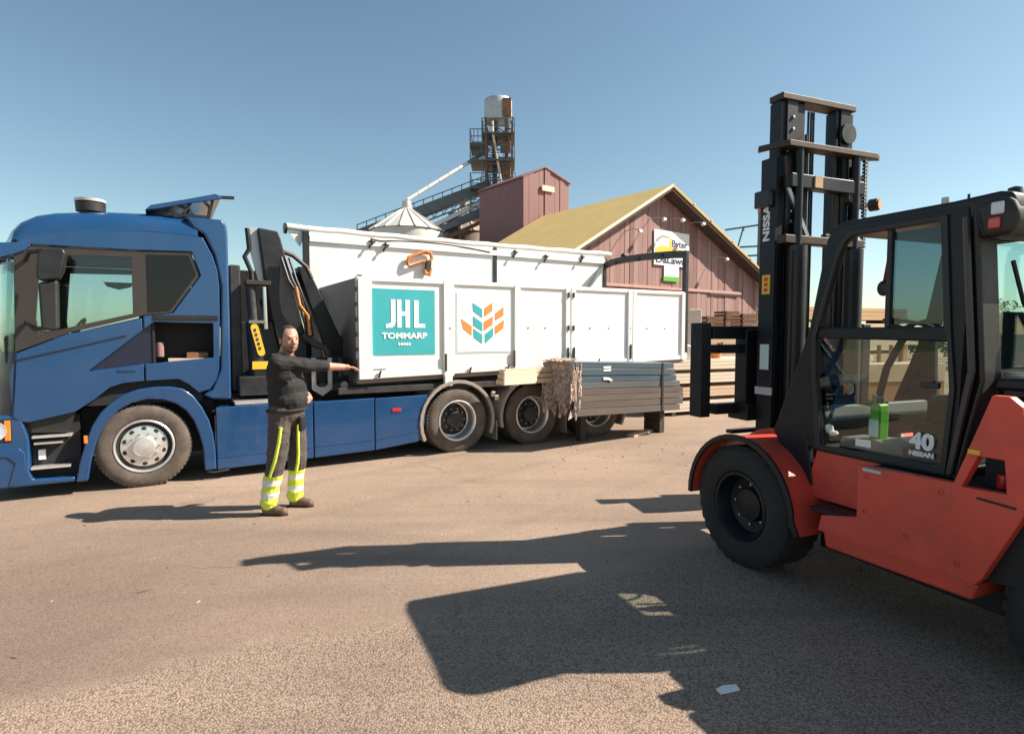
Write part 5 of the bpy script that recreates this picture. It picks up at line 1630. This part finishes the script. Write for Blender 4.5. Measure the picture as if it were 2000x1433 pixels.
dr = MB().lathe([(0, 0), (1.0, 0), (1.03, 0.02), (1.03, 0.75), (1.0, 0.77), (1.0, 0.83), (1.03, 0.85), (1.03, 1.5), (0.98, 1.62), (0.3, 1.78), (0, 1.8)], (0.02, 0, 17.3), 'z', 36)
dr.build('head_drum', M['galv'], tw)
MB().box(0.40, 1.0, -1.10, -0.5, 17.4, 18.7).build('drum_hatch', M['rust'], tw, bevel=0.02)
MB().tube([(-0.35, -1.15, 17.0), (-0.35, -1.2, 16.2), (0.3, -1.2, 12.5)], 0.09, 8).build('drop_pipe', M['pale_pine'], tw)

sp_ = thing('grain_spout', 'long pale grain spout slanting from the tower down to the silo top', 'spout', (0, 0, 0))
A_, B2 = Vector((-7.0, 40.2, 10.6)), Vector((-1.9, 44.4, 15.0))
for k in range(8):
    a, b = A_.lerp(B2, k / 8), A_.lerp(B2, (k + 0.94) / 8)
    MB().tube([a, b], 0.13, 10).build('pipe_section', M['silo'] if k < 6 else M['galvdark'], sp_)
cv = thing('covered_conveyor', 'dark inclined conveyor bridge rising to the elevator tower', 'conveyor', (0, 0, 0))
A_, B2 = Vector((-11.5, 45.0, 9.0)), Vector((-1.6, 45.0, 12.7))
MB().bar(A_, B2, 0.9, 0.75).build('conveyor_trough', M['galvdark'], cv)
rl = MB()
for k in range(15):
    p = A_.lerp(B2, k / 14)
    rl.bar(p + Vector((0, -0.4, -0.9)), p + Vector((0, -0.4, 0.75)), 0.06)
    if k < 14:
        q = A_.lerp(B2, (k + 1) / 14)
        rl.bar(p + Vector((0, -0.4, -0.9)), q + Vector((0, -0.4, -0.25)), 0.05)
rl.bar(A_ + Vector((0, -0.4, 0.75)), B2 + Vector((0, -0.4, 0.75)), 0.06)
rl.bar(A_ + Vector((0, -0.4, -0.9)), B2 + Vector((0, -0.4, -0.9)), 0.1)
rl.build('conveyor_railing', M['galvdark'], cv, kind='stuff')
cv2 = thing('lower_conveyor', 'lower silver conveyor running under the dark conveyor bridge', 'conveyor', (0, 0, 0))
A_, B2 = Vector((-7.6, 43.6, 8.6)), Vector((-1.3, 43.8, 11.6))
MB().bar(A_, B2, 0.4, 0.30).build('trough', M['galv'], cv2)
MB().bar(A_ + Vector((1.2, -0.3, 0.1)), B2 + Vector((0, -0.3, -0.9)), 0.5, 0.4).build('dark_trough', M['galvdark'], cv2)
MB().bar(A_ + Vector((0, 0, -0.55)), B2 + Vector((0, 0, -0.6)), 0.5, 0.5).build('under_trough', M['galvdark'], cv2)
MB().bar(A_ + Vector((0.5, 0, -1.1)), B2 + Vector((0, 0, -1.35)), 0.25, 0.25).build('lower_pipe', M['rust'], cv2)
MB().bar((-4.3, 44.6, 0), (-4.3, 44.6, 10.6), 0.75).build('support', M['galvdark'], cv2)


def silo(label, x, y, r, eave, apex, mt):
    s_ = thing('grain_silo', label, 'silo', (x, y, 0), 0, 'grain silos behind the container')
    prof = []
    k = int(eave / 0.6)
    for i in range(k):
        prof += [(r, i * eave / k), (r + 0.035, (i + 0.5) * eave / k)]
    prof.append((r, eave))
    MB().lathe(prof, (0, 0, 0), 'z', 48).build('shell', M[mt], s_)
    for q in range(16):
        a0, a1 = 2 * math.pi * q / 16, 2 * math.pi * (q + 1) / 16
        R2 = r + 0.14
        MB().add([(R2 * math.cos(a0), R2 * math.sin(a0), eave), (R2 * math.cos(a1), R2 * math.sin(a1), eave), (0.3 * math.cos(a1), 0.3 * math.sin(a1), apex), (0.3 * math.cos(a0), 0.3 * math.sin(a0), apex)], [(0, 1, 2, 3)]).build('roof_panel', M[mt], s_)
        MB().bar((R2 * math.cos(a0), R2 * math.sin(a0), eave + 0.03), (0.3 * math.cos(a0), 0.3 * math.sin(a0), apex + 0.03), 0.07).build('roof_seam', M['silo'], s_)
    MB().lathe([(0.0, 0.5), (0.3, 0.5), (0.32, 0.0), (0.25, -0.2)], (0, 0, apex), 'z', 16).build('roof_collar', M[mt], s_)
    return s_


silo('pale silo with a conical roof just above the white container wall', -7.0, 40.0, 2.35, 8.45, 9.95, 'silo')
silo('brown silo with a conical roof beside the lift house', -3.95, 49.0, 2.5, 9.7, 11.9, 'silobrown')

# ------------------------------------------------------------------ power pole behind the mast
pp_ = thing('power_pole', 'steel power pole with three cross arms beyond the barn', 'pole', (24.7, 60.0, 0))
MB().tube([(0, 0, 0), (0, 0, 13.6)], [0.22, 0.14], 10).build('pole', M['galvdark'], pp_)
for z, x0, x1, up in ((12.5, -3.4, 3.2, 0.5), (10.4, -1.9, 1.9, 0.1), (9.5, -2.6, 2.6, 0.15)):
    a_ = MB()
    a_.bar((x0, 0, z - up), (0, 0, z), 0.16)
    a_.bar((x1, 0, z - up), (0, 0, z), 0.16)
    a_.build('cross_arm', M['galvdark'], pp_)
MB().bar((-1.6, 0, 12.25), (-2.3, 0, 9.6), 0.12).build('arm_brace', M['galvdark'], pp_)
for x, z in ((-1.6, 11.9), (-2.4, 9.15), (1.8, 11.9)):
    MB().lathe([(0, 0), (0.12, 0.02), (0.08, 0.12), (0.12, 0.2), (0.08, 0.3), (0, 0.32)], (x, 0, z), 'z', 10).build('insulator', M['barn2'], pp_)
MB().box(-0.15, 0.15, -0.15, 0.15, 13.6, 14.1).build('pole_lamp', M['redlens'], pp_)

# ------------------------------------------------------------------ chips and scraps on the yard
rg_ = np.random.default_rng(21)
chips = MB()
for k in range(170):
    if k < 90:
        x, y = 1.6 + rg_.normal(0, 1.1), 8.6 + rg_.normal(0, 0.5)
    else:
        x, y = rg_.uniform(-6, 5), rg_.uniform(2.2, 9)
    a, sz = rg_.uniform(0, 6.28), rg_.uniform(0.003, 0.012) * (1.2 if k < 90 else 0.8)
    dx, dy = math.cos(a) * sz * 2, math.sin(a) * sz * 2
    ex, ey = -math.sin(a) * sz * 0.5, math.cos(a) * sz * 0.5
    h0 = rg_.uniform(0.003, 0.009)
    chips.add([(x - dx - ex, y - dy - ey, 0.001), (x + dx - ex, y + dy - ey, 0.002), (x + dx + ex, y + dy + ey, h0), (x - dx + ex, y - dy + ey, h0 * 0.6), (x, y, -0.002)], [(0, 1, 2, 3), (0, 1, 4), (1, 2, 4), (2, 3, 4), (3, 0, 4)], int(rg_.integers(3)))
c_ = chips.build('wood_chips', [M['pine'], M['conc'], M['bearer']])
c_['kind'] = 'stuff'
sc_ = MB().prism([(-0.05, -0.02), (0.06, -0.03), (0.075, 0.01), (0.01, 0.03), (-0.045, 0.02)], 0.002, 0.008, 'z').build('paper_scrap', M['signwhite'], None)
sc_.location = (1.05, 2.82, 0)
sc_.rotation_euler = (0, 0, 0.4)
tag(sc_, 'white paper scrap lying at the edge of the forklift shadow', 'scrap')

# ================================================================== PERSON
def build_person():
    # local frame: x = direction he points (image right), y = away from the camera, origin between the feet
    S, T_, HV, RF, BO, SK, HA = 'shirt', 'trousers', 'hivis', 'reflex', 'boot', 'skin', 'hair'
    caps = []          # (p, q, r0, r1, material)
    ells = []          # (centre, radii, rotation z, material)

    def c(p, q, r0, r1, m):
        caps.append((np.array(p, float), np.array(q, float), r0, r1, m))

    sh = np.array((0.0, -0.175, 0.0))
    ca_, sa_ = math.cos(rad(34)), math.sin(rad(34))

    def arm(p):            # the pointing arm swings out ahead and a little away
        d = np.array(p, float) - sh
        d[:2] *= 1.06
        return np.array((sh[0] + d[0] * ca_ - d[1] * sa_, sh[1] + d[0] * sa_ + d[1] * ca_, d[2]))
    ny, fy = -0.12, 0.13          # near (right) and far (left) leg
    # legs
    c((0.00, ny * .8, 0.98), (-0.05, ny, 0.53), 0.118, 0.092, T_)
    c((-0.05, ny, 0.53), (-0.125, ny - 0.01, 0.12), 0.090, 0.070, T_)
    c((0.03, fy * .8, 0.98), (0.065, fy, 0.53), 0.118, 0.092, T_)
    c((0.065, fy, 0.53), (0.02, fy + 0.02, 0.12), 0.090, 0.070, T_)
    # wide cuffs
    c((-0.105, ny - 0.005, 0.36), (-0.13, ny - 0.01, 0.12), 0.072, 0.080, HV)
    c((0.05, fy, 0.36), (0.02, fy + 0.02, 0.12), 0.072, 0.080, HV)
    # boots
    for bx, by in ((-0.13, ny - 0.015), (0.025, fy + 0.02)):
        c((bx - 0.01, by, 0.10), (bx - 0.015, by, 0.05), 0.052, 0.048, BO)
        c((bx - 0.02, by, 0.042), (bx + 0.15, by - 0.015, 0.038), 0.044, 0.042, BO)
        c((bx + 0.0, by, 0.08), (bx + 0.12, by - 0.012, 0.045), 0.045, 0.038, BO)
    # pelvis and trunk
    ells.append(((0.01, 0, 0.97), (0.168, 0.195, 0.15), T_))
    ells.append(((0.035, 0, 1.10), (0.192, 0.20, 0.16), S))
    ells.append(((0.02, 0, 1.22), (0.182, 0.195, 0.17), S))
    ells.append(((0.00, 0, 1.36), (0.165, 0.205, 0.18), S))
    c((-0.01, -0.13, 1.465), (-0.01, 0.13, 1.465), 0.092, 0.092, S)
    c((0.0, 0, 1.49), (0.04, -0.01, 1.60), 0.075, 0.066, SK)
    # bare strip of belly
    ells.append(((0.115, -0.03, 1.085), (0.085, 0.12, 0.055), SK))
    def ca(p, q, r0, r1, m):
        c(arm(p), arm(q), r0, r1, m)
    # near (right) arm, stretched out
    ca((0.0, -0.175, 1.465), (0.27, -0.16, 1.435), 0.082, 0.070, S)
    ca((0.25, -0.16, 1.437), (0.42, -0.15, 1.422), 0.068, 0.060, S)
    ca((0.30, -0.155, 1.432), (0.40, -0.145, 1.42), 0.050, 0.047, SK)
    ca((0.40, -0.145, 1.42), (0.61, -0.12, 1.405), 0.047, 0.034, SK)
    # hand, palm down, four fingers and a thumb
    ca((0.61, -0.12, 1.405), (0.655, -0.115, 1.402), 0.027, 0.029, SK)
    for k, (dy, L) in enumerate(((-0.034, 0.060), (-0.012, 0.072), (0.011, 0.078), (0.033, 0.066))):
        b = np.array((0.655, -0.115 + dy, 1.402))
        m1 = b + np.array((0.045, dy * 0.15, -0.003))
        m2 = m1 + np.array((L * 0.5, dy * 0.1, -0.014))
        m3 = m2 + np.array((L * 0.32, 0, -0.022))
        ca((0.625, -0.118 + dy * 0.6, 1.403), b, 0.015, 0.0125, SK)
        ca(b, m1, 0.0125, 0.0105, SK)
        ca(m1, m2, 0.0105, 0.0095, SK)
        ca(m2, m3, 0.0095, 0.0085, SK)
    ca((0.62, -0.095, 1.395), (0.655, -0.062, 1.385), 0.014, 0.012, SK)
    ca((0.655, -0.062, 1.385), (0.69, -0.058, 1.378), 0.012, 0.010, SK)
    # far (left) arm, bent with the hand in front of the belt
    c((0.0, 0.175, 1.455), (0.07, 0.235, 1.22), 0.070, 0.055, S)
    c((0.06, 0.23, 1.25), (0.08, 0.235, 1.18), 0.052, 0.048, S)
    c((0.07, 0.235, 1.20), (0.20, 0.10, 1.115), 0.042, 0.029, SK)
    c((0.20, 0.10, 1.115), (0.225, 0.05, 1.105), 0.026, 0.028, SK)
    for dz in (0.026, 0.009, -0.008, -0.024):
        c((0.225, 0.05, 1.105 + dz), (0.225, 0.0, 1.095 + dz), 0.0115, 0.0105, SK)
        c((0.225, 0.0, 1.095 + dz), (0.200, -0.03, 1.085 + dz), 0.0105, 0.009, SK)
    c((0.21, 0.07, 1.13), (0.19, 0.035, 1.15), 0.013, 0.010, SK)
    # head: turned half towards the camera
    hd = np.array((0.055, -0.02, 1.675))
    fa = rad(-46)
    F_ = np.array((math.cos(fa), math.sin(fa), 0))
    R_ = np.array((math.sin(fa), -math.cos(fa), 0))     # his right
    U_ = np.array((0, 0, 1.0))

    def h(f, r, u):
        return hd + F_ * f + R_ * r + U_ * u
    heads = []
    ells.append((h(-0.01, 0, 0.045), (0.106, 0.086, 0.106), HA))
    ells.append((h(0.028, 0, 0.018), (0.084, 0.077, 0.093), SK))
    ells.append((h(0.040, 0, -0.045), (0.068, 0.067, 0.066), SK))
    c(h(0.075, 0, -0.088), h(0.070, 0, -0.078), 0.026, 0.026, SK)
    c(h(0.109, 0, 0.020), h(0.126, 0, -0.020), 0.010, 0.0165, SK)
    c(h(0.118, -0.014, -0.026), h(0.118, 0.014, -0.026), 0.010, 0.010, SK)
    c(h(0.100, -0.042, 0.040), h(0.106, 0.042, 0.040), 0.011, 0.011, SK)
    for s in (-1, 1):
        c(h(-0.005, s * 0.078, 0.012), h(-0.010, s * 0.080, -0.025), 0.013, 0.010, SK)
        c(h(0.075, s * 0.040, -0.02), h(0.085, s * 0.035, -0.022), 0.022, 0.020, SK)
    # union of all shapes, then one voxel skin
    mb = MB()
    for p, q, r0, r1, m in caps:
        mb.tube([p, q], [r0, r1], 12)
        mb.sphere(p, r0, 12)
        mb.sphere(q, r1, 12)
    for ce, r, m in ells:
        if m == HA or (ce[2] > 1.6):
            t = MB()
            t.sphere((0, 0, 0), r, 20)
            vs = [tuple(ce + F_ * v[0] + R_ * v[1] + U_ * v[2]) for v in t.v]
            mb.add(vs, t.f)
        else:
            mb.sphere(ce, r, 22)
    me = mb.mesh('person_union', M['skin'])
    tmp = bpy.data.objects.new('person_union', me)
    COL.objects.link(tmp)
    rm = tmp.modifiers.new('r', 'REMESH')
    rm.mode = 'VOXEL'
    rm.voxel_size = 0.0068
    sm = tmp.modifiers.new('s', 'SMOOTH')
    sm.factor = 0.5
    sm.iterations = 3
    dg = bpy.context.evaluated_depsgraph_get()
    ev = tmp.evaluated_get(dg)
    body = bpy.data.meshes.new_from_object(ev)
    bpy.data.objects.remove(tmp)
    body.name = 'person'
    n = len(body.vertices)
    co = np.empty(n * 3)
    body.vertices.foreach_get('co', co)
    co = co.reshape(-1, 3)
    names = [SK, S, T_, HV, RF, BO, HA, 'stubble']

    def classify(P):
        best = np.full(len(P), 1e9)
        idx = np.zeros(len(P), int)
        for p, q, r0, r1, m in caps:
            d = q - p
            t = np.clip(((P - p) @ d) / (d @ d), 0, 1)
            dist = np.linalg.norm(P - p - t[:, None] * d, axis=1) - (r0 + (r1 - r0) * t)
            w = dist < best
            best[w] = dist[w]
            idx[w] = names.index(m)
        for ce, r, m in ells:
            L = P - np.array(ce)
            if m == HA or ce[2] > 1.6:
                L = np.stack([L @ F_, L @ R_, L @ U_], 1)
            k = np.linalg.norm(L / np.array(r), axis=1)
            dist = (k - 1) * min(r)
            w = dist < best
            best[w] = dist[w]
            idx[w] = names.index(m)
        return idx
    # cloth folds
    vi = classify(co)
    cl = np.isin(vi, [1, 2, 3])
    from mathutils import noise as mn
    fold = np.empty(n)
    for q in range(n):
        x_, y_, z_ = co[q]
        a_ = mn.noise((x_ * 6 + z_ * 3.5, y_ * 6, z_ * 8))
        b_ = mn.noise((x_ * 15 - z_ * 9, y_ * 15 + 7, z_ * 17))
        fold[q] = (0.5 - abs(a_)) * 0.016 + (0.4 - abs(b_)) * 0.006 - 0.006
    nor = np.empty(n * 3)
    body.vertices.foreach_get('normal', nor)
    nor = nor.reshape(-1, 3)
    co = co + nor * (fold * cl)[:, None]
    body.vertices.foreach_set('co', co.ravel())
    pc = np.empty(len(body.polygons) * 3)
    body.polygons.foreach_get('center', pc)
    pc = pc.reshape(-1, 3)
    ix = classify(pc)
    iT, iH, iR, iS, iSK, iHA = names.index(T_), names.index(HV), names.index(RF), names.index(S), names.index(SK), names.index(HA)
    z = pc[:, 2]
    leg = np.isin(ix, [iT, iH])
    low = leg & (z < 0.385)
    ix[low] = iH
    for a, b in ((0.29, 0.345), (0.17, 0.225)):
        ix[leg & (z > a) & (z < b)] = iR
    # hair only on the back and sides of the skull
    hl = pc - hd
    fu, uu = hl @ F_, hl @ U_
    hm = ix == iHA
    ix[hm & ((fu > 0.045 + 0.0 * uu) & (uu < 0.115))] = iSK
    ix[hm & (uu < -0.02 + 0.0 * fu) & (fu > -0.02)] = iSK
    ix[hm & (uu < -0.055)] = iSK
    ix[(ix == iSK) & (uu < -0.045) & (uu > -0.125) & (fu > 0.0) & (pc[:, 2] > 1.53) & (np.linalg.norm(hl - F_ * 0.095 + U_ * 0.062, axis=1) > 0.024)] = 7
    body.materials.clear()
    for nm in names:
        body.materials.append(M[nm])
    body.polygons.foreach_set('material_index', ix.astype(np.int32))
    body.polygons.foreach_set('use_smooth', np.ones(len(ix), bool))
    o = bpy.data.objects.new('person', body)
    COL.objects.link(o)
    # face details, boot soles, belt
    for s in (-1, 1):
        MB().sphere(h(0.096, s * 0.032, 0.018), (0.013, 0.013, 0.0075), 10).build('eye', M['dark'], o)
        MB().tube([h(0.106, s * 0.016, 0.042), h(0.104, s * 0.033, 0.047), h(0.094, s * 0.050, 0.042)], 0.0055, 6).build('eyebrow', M['hair'], o)
    MB().sphere(h(0.100, 0.004, -0.062), (0.018, 0.028, 0.015), 12).build('mouth', M['mouth'], o)
    for bx, by in ((-0.13, ny - 0.015), (0.025, fy + 0.02)):
        MB().prism([(bx - 0.075, by - 0.042), (bx + 0.02, by - 0.052), (bx + 0.14, by - 0.058), (bx + 0.195, by - 0.02), (bx + 0.17, by + 0.028), (bx + 0.02, by + 0.045), (bx - 0.07, by + 0.038)], 0.0, 0.018, 'z').build('boot_sole', M['dark'], o, bevel=0.004)
    for pts_, in (([(0.035, ny - 0.092, 0.86), (0.015, ny - 0.098, 0.72), (-0.025, ny - 0.090, 0.56), (-0.055, ny - 0.082, 0.47), (-0.085, ny - 0.077, 0.385)],),
                  ([(0.105, fy - 0.098, 0.86), (0.105, fy - 0.098, 0.72), (0.102, fy - 0.086, 0.56), (0.09, fy - 0.078, 0.46), (0.072, fy - 0.074, 0.385)],)):
        st = MB()
        st.tube(pts_, 0.0165, 10)
        st.build('leg_stripe', M['hivis'], o)
    ring = [(0.015 + 0.176 * math.cos(a), 0.202 * math.sin(a), 1.005 + 0.01 * math.cos(a)) for a in [2 * math.pi * k / 28 for k in range(29)]]
    MB().tube(ring, 0.016, 6).build('belt', M['dark'], o)
    ring = [(0.012 + 0.082 * math.cos(a), -0.003 + 0.086 * math.sin(a), 1.535 - 0.018 * math.cos(a)) for a in [2 * math.pi * k / 24 for k in range(25)]]
    MB().tube(ring, 0.014, 6).build('collar', M['shirt'], o)
    MB().box(0.05, 0.14, -0.185, -0.165, 1.30, 1.335).build('chest_badge', M['trim'], o, bevel=0.006)
    MB().box(0.155, 0.195, -0.10, 0.02, 0.80, 0.95).build('hanging_pouch', M['black'], o, bevel=0.015)
    return o


man = build_person()
man.location = (-2.215, 5.77, 0)
tag(man, 'man in black shirt and work trousers with hi-vis cuffs pointing right', 'person')
